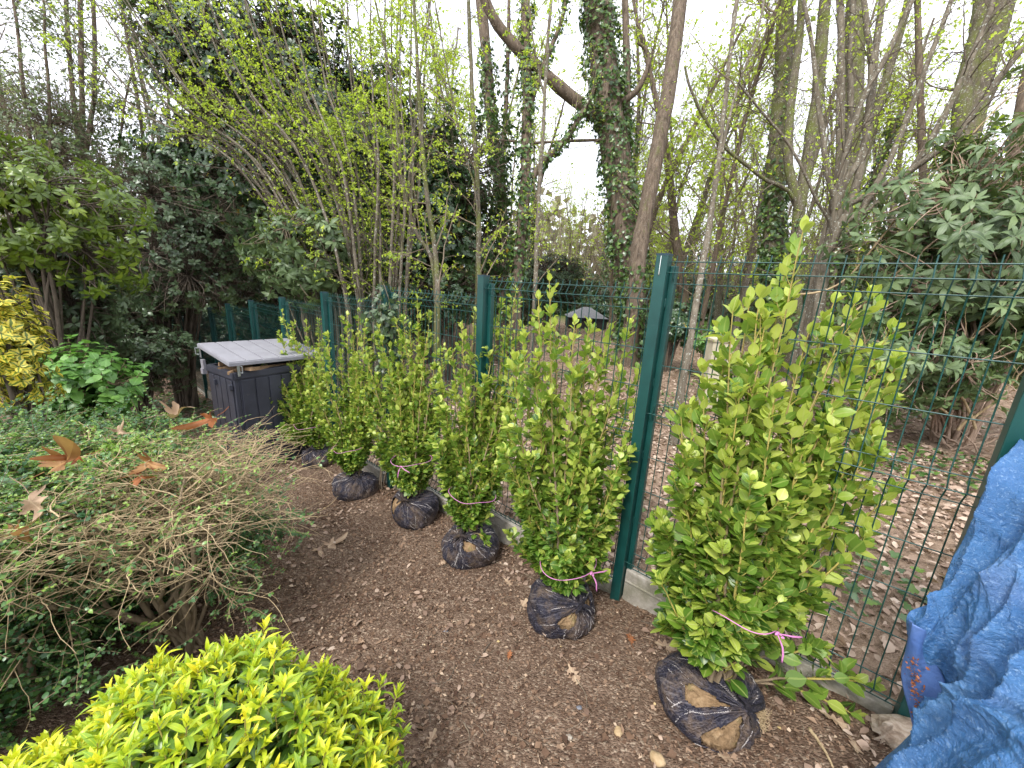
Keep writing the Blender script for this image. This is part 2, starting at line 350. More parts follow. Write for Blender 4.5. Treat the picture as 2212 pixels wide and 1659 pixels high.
def m_net(t, N, L):
    v = ocoord(N, L); a = N('ShaderNodeAttribute'); a.attribute_name = 'lf'
    mp_ = N('ShaderNodeMapping'); mp_.inputs['Scale'].default_value = (150, 60, 1); L(a.outputs['Vector'], mp_.inputs[0])
    vo = N('ShaderNodeTexVoronoi'); vo.inputs['Scale'].default_value = 1; L(mp_.outputs[0], vo.inputs['Vector'])
    knit = vo.outputs['Distance']
    col = ramp(N, L, knit, [(.1, (.008, .008, .014)), (.5, (.019, .018, .030)), (.85, (.05, .047, .06))])
    ms_ = N('ShaderNodeMapping'); ms_.inputs['Scale'].default_value = (110, 5, 1); L(a.outputs['Vector'], ms_.inputs[0]); st_ = noise(N, L, 1., 3, ms_.outputs[0], .6, .6); col = mixc(N, L, ramp(N, L, st_, [(.54, (0, 0, 0)), (.66, (.75, .75, .75))]), col, (.14, .125, .13)); dirt = ramp(N, L, noise(N, L, 8, 7, v, .75), [(.46, (0, 0, 0)), (.66, (.8, .8, .8))]); col = mixc(N, L, dirt, col, (.15, .105, .07))
    sp = ramp(N, L, noise(N, L, 260, 2, v), [(.7, (0, 0, 0)), (.74, (.6, .6, .6))]); col = mixc(N, L, sp, col, (.3, .25, .2))
    return princ(N, L, col, .75, mth(N, L, 'ADD', mth(N, L, 'ADD', knit, st_), noise(N, L, 60, 4, v)), .9, .006, .25)
M_net = mat('dark_knitted_netting', m_net)
M_thread = mat('white_thread', lambda t, N, L: princ(N, L, (.62, .57, .54), .8))
M_pink = mat('pink_tape', lambda t, N, L: princ(N, L, (.55, .20, .42), .4, noise(N, L, 200, 2, ocoord(N, L)), .3, .002))
M_string = mat('green_string', lambda t, N, L: princ(N, L, (.01, .06, .035), .6))
def m_bin(t, N, L):
    v = ocoord(N, L); n = noise(N, L, 6, 6, v)
    col = ramp(N, L, n, [(.35, (.030, .032, .045)), (.7, (.045, .048, .064))]); col = mixc(N, L, ramp(N, L, noise(N, L, 25, 5, v, .7, 1.5), [(.6, (0, 0, 0)), (.75, (.35, .35, .35))]), col, (.16, .14, .12))
    return princ(N, L, col, .48, noise(N, L, 400, 2, v), .15, .002)
M_bin = mat('dark_grey_plastic', m_bin)
def m_lid(t, N, L):
    v = ocoord(N, L); col = ramp(N, L, noise(N, L, 8, 6, v, .7), [(.3, (.22, .215, .235)), (.6, (.27, .265, .29))]); col = mixc(N, L, ramp(N, L, noise(N, L, 14, 7, v, .75), [(.6, (0, 0, 0)), (.75, (.6, .6, .6))]), col, (.22, .19, .16))
    return princ(N, L, col, .5, noise(N, L, 300, 2, v), .1, .002)
M_lid = mat('light_grey_plastic', m_lid)
M_steel = mat('galvanised_steel', lambda t, N, L: princ(N, L, ramp(N, L, noise(N, L, 60, 4, ocoord(N, L)), [(.3, (.42, .45, .45)), (.7, (.62, .64, .64))]), .38, metal=.8))
def m_wood(t, N, L):
    v = ocoord(N, L, (1, 1, 1)); n = noise(N, L, 22, 6, v, .6, 2.); col = ramp(N, L, n, [(.3, (.16, .10, .055)), (.7, (.36, .24, .14))]); return princ(N, L, col, .85, n, .5, .006, .2)
M_wood = mat('split_wood', m_wood)
M_wood_pale = mat('pale_weathered_wood', lambda t, N, L: princ(N, L, ramp(N, L, noise(N, L, 25, 6, ocoord(N, L), .7, 1), [(.3, (.22, .15, .10)), (.5, (.45, .35, .26)), (.7, (.62, .54, .44))]), .9, noise(N, L, 40, 5, ocoord(N, L)), .6, .01, .2))
def m_tarp(t, N, L):
    v = ocoord(N, L); a = N('ShaderNodeAttribute'); a.attribute_name = 'lf'
    n = noise(N, L, 5, 8, v, .62, .8); cr = noise(N, L, 26, 7, v, .6, 2.2); cr2 = noise(N, L, 70, 6, v, .7, 1.2)
    col = ramp(N, L, n, [(.3, (.028, .105, .27)), (.55, (.045, .15, .34)), (.75, (.09, .22, .43))])
    col = mixc(N, L, ramp(N, L, noise(N, L, 95, 5, v, .75, 1.), [(.55, (0, 0, 0)), (.64, (.6, .6, .6))]), col, (.24, .38, .58))  # fine pale spots: highlights of the sheet painted into its colour
    col = mixc(N, L, ramp(N, L, noise(N, L, 3.5, 5, v), [(.6, (0, 0, 0)), (.8, (.4, .4, .4))]), col, (.16, .2, .33))
    return princ(N, L, col, ramp(N, L, cr, [(.3, (.28,)*3), (.7, (.5,)*3)]), mth(N, L, 'ADD', cr, mth(N, L, 'MULTIPLY', cr2, .6)), .8, .014, .6)
M_tarp = mat('blue_tarpaulin', m_tarp)
M_tarp_in = mat('faded_tarpaulin_lining', lambda t, N, L: princ(N, L, ramp(N, L, noise(N, L, 9, 6, ocoord(N, L)), [(.3, (.055, .12, .32)), (.7, (.10, .18, .40))]), .45, noise(N, L, 40, 6, ocoord(N, L), .6, 1.5), .5, .006))
def m_stone(t, N, L):
    v = ocoord(N, L); n = noise(N, L, 30, 6, v); return princ(N, L, ramp(N, L, n, [(.3, (.2, .17, .14)), (.7, (.42, .37, .3))]), .85, n, .5, .005, .3)
M_stone = mat('stone', m_stone)
M_stone_dark = mat('dark_stone', lambda t, N, L: princ(N, L, ramp(N, L, noise(N, L, 30, 6, ocoord(N, L)), [(.3, (.06, .065, .08)), (.7, (.2, .2, .22))]), .6, noise(N, L, 50, 5, ocoord(N, L)), .5, .005))
M_stone_ochre = mat('ochre_stone', lambda t, N, L: princ(N, L, ramp(N, L, noise(N, L, 30, 6, ocoord(N, L)), [(.3, (.26, .17, .08)), (.7, (.42, .31, .18))]), .8, noise(N, L, 50, 5, ocoord(N, L)), .5, .005))
M_shed = mat('dark_shed_wall', lambda t, N, L: princ(N, L, ramp(N, L, noise(N, L, 12, 4, ocoord(N, L)), [(.3, (.012, .011, .010)), (.7, (.03, .027, .024))]), .8))
M_roof = mat('grey_roof', lambda t, N, L: princ(N, L, ramp(N, L, noise(N, L, 20, 4, ocoord(N, L)), [(.3, (.10, .10, .11)), (.7, (.17, .17, .18))]), .7))
M_white = mat('white_paint_mark', lambda t, N, L: princ(N, L, (.75, .78, .76), .6))

rng = np.random.default_rng(7)
# ================================================================== SETTING
def build_ground():
    n = 420; u = np.linspace(-1, 1, n)
    g = np.sinh(u*6.1)/math.sinh(6.1)*240
    X, Y = np.meshgrid(g-.1, g+2.0, indexing='ij'); X, Y = X.ravel(), Y.ravel(); Z = gz(X, Y)
    r = np.random.default_rng(3); near = np.hypot(X, Y-2) < 7
    Z = Z+np.where(near, .006*r.standard_normal(len(X)), 0)
    t = (X-A0[0])*DV[0]+(Y-A0[1])*DV[1]; nn = (X-A0[0])*NV[0]+(Y-A0[1])*NV[1]
    lit = np.clip((nn-.02)/.06, 0, 1)+np.clip((t-4.5)/2, 0, 1)*(nn < 0)*.5
    grass = np.clip((nn-13)/5, 0, 1)*np.clip((t+6)/6, 0, 1)
    idx = np.arange(n*n).reshape(n, n); F = np.stack([idx[:-1, :-1], idx[1:, :-1], idx[1:, 1:], idx[:-1, 1:]], -1).reshape(-1, 4)
    mb = MB(); mb.add(np.stack([X, Y, Z], 1), F, np.stack([np.clip(lit, 0, 1), grass, 0*Z], 1))
    o = link(bpy.data.objects.new('ground', mb.mesh('ground', M_soil))); o['kind'] = 'structure'
build_ground()

# ------------------------------------------------------------------ fence
DP = 1.203; PT = [1.865, 1.737, 1.617, 1.501, 1.372, 1.255, 1.119, .965]
def ptop(k):
    if k == -1: return 1.865+.16
    if k < -1: return 2.1
    return PT[k] if k < 8 else max(PT[7]-.13*(k-7), -.2)
NPOST = 17
def fence():
    root = empty('mesh_fence', (*fw(0, 0), 0), 'green welded wire mesh fence with green posts stepping down beside the row of shrubs', 'fence')
    frame = np.array([[DV[0], DV[1], 0], [NV[0], NV[1], 0], [0, 0, 1]])
    for k in range(-1, NPOST):
        x, y = fw(k*DP, -.015); zt = ptop(k); zb = float(gz(x, y))-.05; h = (zt-zb)/2
        m = MB(); m.box((x, y, zb+h), (.0285, .030, h), frame)
        # slim clamping channel on the wood side of the post
        if k < 8:
            ch = (min(ptop(k), ptop(max(k-1, -1))+.0))-.045; xx, yy = fw(k*DP-.043, .022)
            m.box((xx, yy, (ch+zb)/2), (.0145, .018, (ch-zb)/2), frame)
            for zz in np.arange(zt-.22, zb+.3, -.4):
                xx, yy = fw(k*DP-.0295, .004); m.box((xx, yy, zz), (.0035, .009, .022), frame)
        p = part('post', m, M_green, root, False)
        bpy.context.view_layer.objects.active = p
        bv = p.modifiers.new('bevel', 'BEVEL'); bv.width = .003; bv.segments = 2; bv.limit_method = 'ANGLE'
        c = MB(); c.box((x, y, zt+.004), (.0295, .031, .0045), frame); cp = part('post_cap', c, M_cap, p, False)
    bars0 = np.array([0, .05, .10, .30, .50, .70, .75, .80, 1.0, 1.2, 1.4, 1.6, 1.65, 1.70])
    bul = {1: .035, 6: .035, 12: .035}
    for k in range(-2, NPOST-1):
        top = (ptop(k+1) if k != -1 else ptop(0))-.027
        if k == -1: top = 1.838
        if k == -2: top = 2.0
        lo = 1 if k < 5 else 0
        m = MB(); prof = [(.028, 0.)]
        for i, b in enumerate(bars0):
            prof.append((-b, bul.get(i, 0.)))
        prof = np.array(prof); us = np.arange(24)*.05+.028
        if k >= 5: us = us[::1]
        P = np.zeros((len(us), len(prof), 3))
        tt = k*DP+.03+us*(DP-.06)/1.2
        if k == -2: tt = tt
        for j, (dz, bl) in enumerate(prof):
            x, y = fw(tt, .012-bl); P[:, j, 0] = x; P[:, j, 1] = y; P[:, j, 2] = top+dz
        rr = .0026 if k < 3 else .003
        m.tubes(P, rr, 5 if k < 3 else 3)
        H = []
        for i, b in enumerate(bars0):
            x0, y0 = fw(k*DP+.02, .012-bul.get(i, 0)-.005); x1, y1 = fw((k+1)*DP-.02, .012-bul.get(i, 0)-.005)
            H.append([[x0, y0, top-b], [(x0+x1)/2, (y0+y1)/2, top-b-.002], [x1, y1, top-b]])
        m.tubes(np.array(H), rr, 5 if k < 3 else 3)
        part('mesh_panel', m, M_wire, root)
        # concrete board under the panel
        zt = top-1.71; zc = float(gz(*fw((k+.5)*DP, 0)))-.16
        if k >= 9: continue
        c = MB(); x, y = fw((k+.5)*DP, .012); c.box((x, y, (zt+zc)/2), ((DP-.066)/2, .024, (zt-zc)/2), frame)
        x, y = fw((k+.5)*DP, .004); c.box((x, y, zt-.075), ((DP-.07)/2, .021, .008), frame)
        o = part('concrete_board', c, M_conc, root, False); bv = o.modifiers.new('bevel', 'BEVEL'); bv.width = .006; bv.segments = 2
    m = MB(); x, y = fw(.004, -.0465); pts = [(x, y, 1.862-.0), (x, y, 1.80), (x, y, 1.775)]
    m.tubes(np.array(pts), [.0012, .0015, .0035], 5, cap=True); part('paint_drip', m, M_white, root)
fence()

# ------------------------------------------------------------------ storage bin
def bin_():
    a = R(32); e1 = np.array([math.sin(a), math.cos(a), 0]); e2 = np.array([-math.cos(a), math.sin(a), 0]); c = np.array([-2.885, 3.90, 0]); wl, wr, zt = .62, .92, .655
    zb = -.62; root = empty('storage_bin', (*c[:2], zb), 'dark grey plastic garden storage bin with pale grey lid propped open over split wood', 'storage box')
    fr = np.array([e2, e1, [0, 0, 1]])
    def at(u, v, z): return c+e2*u+e1*v+np.array([0, 0, z])
    m = MB(); th = .02
    for (u, v, hu, hv) in ((wl/2, th, wl/2, th), (wl/2, wr-th, wl/2, th), (th, wr/2, th, wr/2-2*th-.002), (wl-th, wr/2, th, wr/2-2*th-.002)):
        m.box(at(u, v, (zb+zt)/2), (hu, hv, (zt-zb)/2), fr)
    m.box(at(wl/2, wr/2, zb+.03), (wl/2-.045, wr/2-.045, .02), fr)
    # top band, corner post and upright grooves between raised boards
    for i in range(4):
        uu = .03+(wl-.06)*(i+.5)/4; m.box(at(uu, -.006, (zb+zt)/2-.04), ((wl-.06)/8-.008, .0062, (zt-zb)/2-.05), fr)
    for i in range(6):
        vv = .05+(wr-.08)*(i+.5)/6; m.box(at(-.006, vv, (zb+zt)/2-.04), (.0062, (wr-.08)/12-.008, (zt-zb)/2-.05), fr)
    m.box(at(wl/2, -.010, zt-.035), (wl/2+.012, .0095, .034), fr); m.box(at(-.010, wr/2+.01, zt-.035), (.0095, wr/2+.0085, .034), fr)
    m.box(at(.045, -.026, zt-.16), (.022, .016, .03), fr); m.box(at(.4, -.026, zt-.16), (.022, .016, .03), fr)
    o = part('bin_body', m, M_bin, root, False); b = o.modifiers.new('bevel', 'BEVEL'); b.width = .004; b.segments = 2
    # lid: planks with grooves, tilted
    zs = {(0, 0): .735, (1, 0): .845, (0, 1): .705, (1, 1): .815}
    def lidp(u, v, dz): z = (zs[0, 0]*(1-u)+zs[1, 0]*u)*(1-v)+(zs[0, 1]*(1-u)+zs[1, 1]*u)*v; return at(-.05+u*(wl+.10), -.05+v*(wr+.10), z+dz)
    m = MB()
    def slab(u0, u1, v0, v1, d0, d1):
        V = [lidp(u, v, d) for u in (u0, u1) for v in (v0, v1) for d in (d0, d1)]
        m.add(V, np.array([[0, 1, 3, 2], [4, 6, 7, 5], [0, 4, 5, 1], [2, 3, 7, 6], [0, 2, 6, 4], [1, 5, 7, 3]]))
    slab(0, 1, 0, 1, 0, .038)
    nb = 6
    for i in range(nb): slab(.012, .988, i/nb+.006, (i+1)/nb-.006, .0385, .047)
    o = part('bin_lid', m, M_lid, root, False); b = o.modifiers.new('bevel', 'BEVEL'); b.width = .004; b.segments = 2
    def latch(u, v, z, nrm_, along):
        m = MB(); p = at(u, v, z); f2 = np.array([along, nrm_, [0, 0, 1]]); m.box(p+nrm_*.004, (.013, .0025, .072), f2)
        q = [p+nrm_*.008+np.array([0, 0, .035]), p+nrm_*.036+along*.012+np.array([0, 0, .035]), p+nrm_*.036+along*.012+np.array([0, 0, -.035]), p+nrm_*.008+np.array([0, 0, -.035])]
        q = [q[0]+along*.012, q[1]+along*.02, q[2]+along*.02, q[3]+along*.012]
        m.tubes(np.array([[q[0], q[0]*.3+q[1]*.7, q[1], q[1]*.5+q[2]*.5, q[2], q[2]*.7+q[3]*.3, q[3]]]), .0042, 6, cap=True)
        for dz in (.058, -.058): m.tubes(np.array([p+nrm_*.006+np.array([0, 0, dz]), p+nrm_*.009+np.array([0, 0, dz]), p+nrm_*.012+np.array([0, 0, dz])]), .0065, 8, cap=True)
        part('latch', m, M_steel, root, False)
    latch(-.03, .04, .69, -e1*.3-e2*.95, e1)
    latch(wl+.035, -.03, .80, -e1, e2)
    m = MB(); m.box(at(wl+.01, -.03, .66), (.035, .012, .05), fr); m.box(at(wl+.01, -.034, .58), (.028, .02, .03), fr); part('hinge_bracket', m, M_lid, root, False)
    r = np.random.default_rng(5)
    desc = ['split firewood plank end poking out under the bin lid', 'split firewood stick leaning in the left of the open bin', 'short firewood chunk behind the front latch of the bin', 'long split firewood plank along the front rim of the bin', 'dark firewood piece lowest in the opening of the bin', 'thin firewood slat lying across the others in the bin']
    for i in range(6):
        m = MB(); ang = r.uniform(-.9, .9); d = nrm(e1*math.cos(ang)+e2*math.sin(ang)+np.array([0, 0, r.uniform(-.1, .15)])); s_ = nrm(np.cross(d, [0, 0, 1])); u_ = np.cross(s_, d)
        V = []
        ll, ww, hh = [(.16, .03, .02), (.13, .02, .022), (.09, .035, .025), (.30, .035, .018), (.12, .03, .03), (.18, .02, .01)][i]
        pos = at([.12, .34, .07, .075, .28, .22][i], [.12, .12, .13, .40, .10, .2][i], [.665, .70, .66, .655, .655, .70][i])
        for a_ in (-1, 1):
            for b_, c_ in ((-1, -1), (1, -1), (.6, 1), (-.9, .7)): V.append(pos+d*ll*a_*(1+.05*r.standard_normal())+s_*ww*b_+u_*hh*c_)
        m.add(V, np.array([[0, 1, 2, 3], [7, 6, 5, 4], [0, 4, 5, 1], [1, 5, 6, 2], [2, 6, 7, 3], [3, 7, 4, 0]]))
        single('firewood_piece', m, M_wood, tuple(pos), desc[i], 'firewood', 'firewood in the bin', False)
    m = MB(); m.box(at(wl/2, wr/2, (zb+.45)/2), (wl/2-.06, wr/2-.06, (.45-zb)/2-.05), fr)
bin_()

# ------------------------------------------------------------------ pale pillar, shed
def pillar():
    x, y = pw(1545, 800, 6.1)[:2]; z0 = float(gz(x, y)); root = empty('concrete_pillar', (x, y, z0), 'pale square concrete pillar with flat cap standing in the leaf litter beyond the fence', 'pillar')
    a = R(-8); fr = np.array([[math.cos(a), math.sin(a), 0], [-math.sin(a), math.cos(a), 0], [0, 0, 1]])
    m = MB(); m.box((x, y, z0+.51), (.15, .15, .56), fr); m.box((x, y, z0+.51), (.11, .1525, .53), fr); part('shaft', m, M_pillar, root, False)
    m = MB(); m.box((x, y, z0+1.095), (.172, .172, .025), fr); o = part('cap', m, M_pillar, root, False)
    b = o.modifiers.new('bevel', 'BEVEL'); b.width = .01; b.segments = 2
pillar()
def shed():
    p = pw(1265, 690, 17.); z0 = float(gz(p[0], p[1])); root = empty('garden_shelter', (p[0], p[1], z0), 'low dark garden shelter with sloping grey roof deep in the wood', 'shelter')
    x, y = p[:2]
    m = MB(); m.box((x, y, z0+.15), (.8, .6, .3)); part('wall', m, M_shed, root, False)
    m = MB(); z = z0+.56; m.add([(x-.85, y-.7, z-.1), (x+.85, y-.7, z-.1), (x+.85, y+.7, z-.1), (x-.85, y+.7, z-.1), (x-.15, y, z+.32), (x+.15, y, z+.32)], [np.array([[0, 1, 5, 4], [2, 3, 4, 5], [3, 2, 1, 0]]), np.array([[1, 2, 5], [3, 0, 4]])]); part('roof', m, M_roof, root, False)
shed()

# ================================================================== PLANTS: ROOT-BALLED SHRUBS
def root_ball(c, rx, ry, rz, seed, knot, holes, root, tilt=0, threads=5, roots=0, mossy=0):
    """c = centre at ground, knot = direction of the gathered net"""
    r = np.random.default_rng(seed); k = nrm(np.array(knot, float)); a_ = nrm(CX-(CX@k)*k); b_ = np.cross(k, a_)
    nT, nP = 56, 120; th = np.linspace(.03, math.pi-.03, nT); ph = np.arange(nP)*2*math.pi/nP
    Tg, Pg = np.meshgrid(th, ph, indexing='ij')
    ofs = r.uniform(0, 6, 8)
    def shape(D):
        q = 1+.05*np.sin(3*D[..., 0]+ofs[0])*np.cos(2.5*D[..., 1]+ofs[1])+.045*np.sin(4*D[..., 2]+3*D[..., 0]+ofs[2])+.022*np.sin(9*D[..., 0]+ofs[3])*np.sin(8*D[..., 1]+ofs[4])+.015*np.sin(17*D[..., 2]+ofs[5])*np.sin(15*D[..., 0]+ofs[6])
        sx = np.abs(D)**.88*np.sign(D); P = sx*q[..., None]*np.array([rx, ry, rz])
        z = P[..., 2]; z = np.where(z < -.62*rz, -.62*rz+(z+.62*rz)*.12, z); z = np.where(z > .72*rz, .72*rz+(z-.72*rz)*.45, z); P[..., 2] = z+.66*rz-.012
        return P
    D = np.cos(Tg)[..., None]*k+np.sin(Tg)[..., None]*(np.cos(Pg)[..., None]*a_+np.sin(Pg)[..., None]*b_)
    P = shape(D); soil = P*np.array([.975, .975, .975])+.004*r.standard_normal(P.shape[:2])[..., None]*D
    idx = np.arange(nT*nP).reshape(nT, nP); F = np.stack([idx[:-1], np.roll(idx, -1, 1)[:-1], np.roll(idx, -1, 1)[1:], idx[1:]], -1).reshape(-1, 4)
    c = np.array(c)
    m = MB(); m.add(soil.reshape(-1, 3)+c, F); ball = part('root_ball', m, M_ball, root)
    # netting shell with gathers near the knot and openings where the soil shows
    ridge = (.006*np.sin(14*Pg+3*np.sin(2*Tg+ofs[0]))+.0035*np.sin(31*Pg+ofs[1]+2*Tg))*np.clip(1.5-Tg, 0.12, 1)+.0025*np.sin(9*Tg+5*np.sin(Pg*2+ofs[2]))
    nt_ = P+D*(.007+ridge)[..., None]; nt_[..., 2] = np.maximum(nt_[..., 2], -.01)
    bulge = np.clip(1-Tg/.22, 0, 1)**1.5*.035; nt_ = nt_+k*bulge[..., None]
    keep = np.ones((nT-1, nP), bool)
    for (p0, w_, t0, t1) in holes:
        tm = (th[:-1]+th[1:])/2; dp = (ph-p0+math.pi) % (2*math.pi)-math.pi
        f = np.clip((tm-t0)/(t1-t0), 0, 1); wid = w_*np.sqrt(np.clip(1-(2*f-1.)**2, 0, 1))*(.6+.55*f)
        keep &= ~((np.abs(dp)[None] < wid[:, None]) & (f > 0)[:, None] & (f < 1)[:, None])
    A = np.stack([Pg/6.283, Tg/3.14, 0*Tg], -1)
    m = MB(); m.add(nt_.reshape(-1, 3)+c, F.reshape(nT-1, nP, 4)[keep], A.reshape(-1, 3)); o = part('netting', m, M_net, root)
    sd = o.modifiers.new('thickness', 'SOLIDIFY'); sd.thickness = .004
    # knot: twisted gather of net
    m = MB(); kp = c+nt_[0].mean(0)
    for j in range(3):
        d = nrm(a_*math.cos(j*2.1+ofs[3])+b_*math.sin(j*2.1+ofs[3])+k*.35); m.tubes(smooth_path([kp-k*.012, kp+d*.018+k*.012, kp+d*.045+k*.004*j, kp+d*.062-k*.008], 9), np.interp(np.linspace(0, 1, 9), [0, .4, 1], [.013, .010, .004]), 7, cap=True)
    part('net_knot', m, M_net, root)
    # pale stitched threads along the net
    m = MB()
    for j in range(threads):
        p0 = r.uniform(0, 6.283); q = []
        for i in range(70):
            t = .12+i/70*r.uniform(1.35, 1.4); pp = p0+.35*math.sin(t*1.5+j)+.012/math.sin(max(t, .2))*(1 if i % 2 else -1)
            d = math.cos(t)*k+math.sin(t)*(math.cos(pp)*a_+math.sin(pp)*b_); ii = min(int((t-.03)/(math.pi-.06)*(nT-1)), nT-2); jj = int((pp % 6.2832)/6.2832*nP) % nP
            if not keep[ii, jj] or (nt_[ii, jj][2] < .012): 
                if len(q) > 3: m.tubes(np.array(q), .0013, 3)
                q = []; continue
            d0 = shape(d[None])[0]; q.append(c+d0+d*(.0105+ridge[ii, jj]))
        if len(q) > 3: m.tubes(np.array(q), .0013, 3)
    if m.n: part('white_thread', m, M_thread, root)
    if roots:
        m = MB(); g = []
        for j in range(roots):
            h = holes[j % min(2, len(holes))] if roots < 60 else holes[-1]
            t = r.uniform(h[2]+.25*(h[3]-h[2]), h[3]); pp = h[0]+r.uniform(-.8, .8)*h[1]
            d = math.cos(t)*k+math.sin(t)*(math.cos(pp)*a_+math.sin(pp)*b_); s0 = c+shape(d[None])[0]*.98
            g.append(grow(s0[None], (d*.5+r.standard_normal(3)*.7)[None], r.uniform(.02, .055), 7, .5, (0, 0, -.2), r)[0])
        m.tubes(np.array(g), np.array([.0014, .0013, .0012, .0012, .001, .0008, .0005]), 4); part('fine_roots', m, M_twig_tan, root)
    return c+np.array([0, 0, 1.38*rz-.02])

def tape(root, cen, rx, ry, z, seed, knot_az=None, tilt=.05):
    r = np.random.default_rng(seed); a = np.linspace(0, 6.283, 60); o = r.uniform(0, 6, 3)
    rr = 1+.05*np.sin(3*a+o[0])+.03*np.sin(5*a+o[1])
    P = np.stack([cen[0]+rx*rr*np.cos(a), cen[1]+ry*rr*np.sin(a), z+tilt*np.sin(a+o[2])*.6+.006*np.sin(4*a)], 1)
    m = MB(); m.tubes(P, .0020, 5)
    if knot_az is not None:
        b = knot_az; kp = np.array([cen[0]+rx*1.03*math.cos(b), cen[1]+ry*1.03*math.sin(b), np.interp(b, a, P[:, 2])]); out = np.array([math.cos(b), math.sin(b), 0]); tan = np.array([-math.sin(b), math.cos(b), 0])
        for d, l in ((tan*.9+out*.4+np.array([0, 0, -.1]), .11), (-tan*.15+out*.5+np.array([0, 0, -1]), .085), (tan*-.6+out*.6+np.array([0, 0, .5]), .035)):
            d = nrm(d); q = smooth_path([kp, kp+d*l*.5+out*.012, kp+d*l+np.array([0, 0, -.008])], 8, r, .003); m.tubes(q, .6*np.array([.005, .004, .005, .006, .006, .006, .0055, .0045]), 5, cap=True)
        m.tubes(np.array([kp-tan*.012, kp, kp+tan*.012]), [.003, .006, .003], 7, cap=True)
    part('pink_tape', m, M_pink, root)

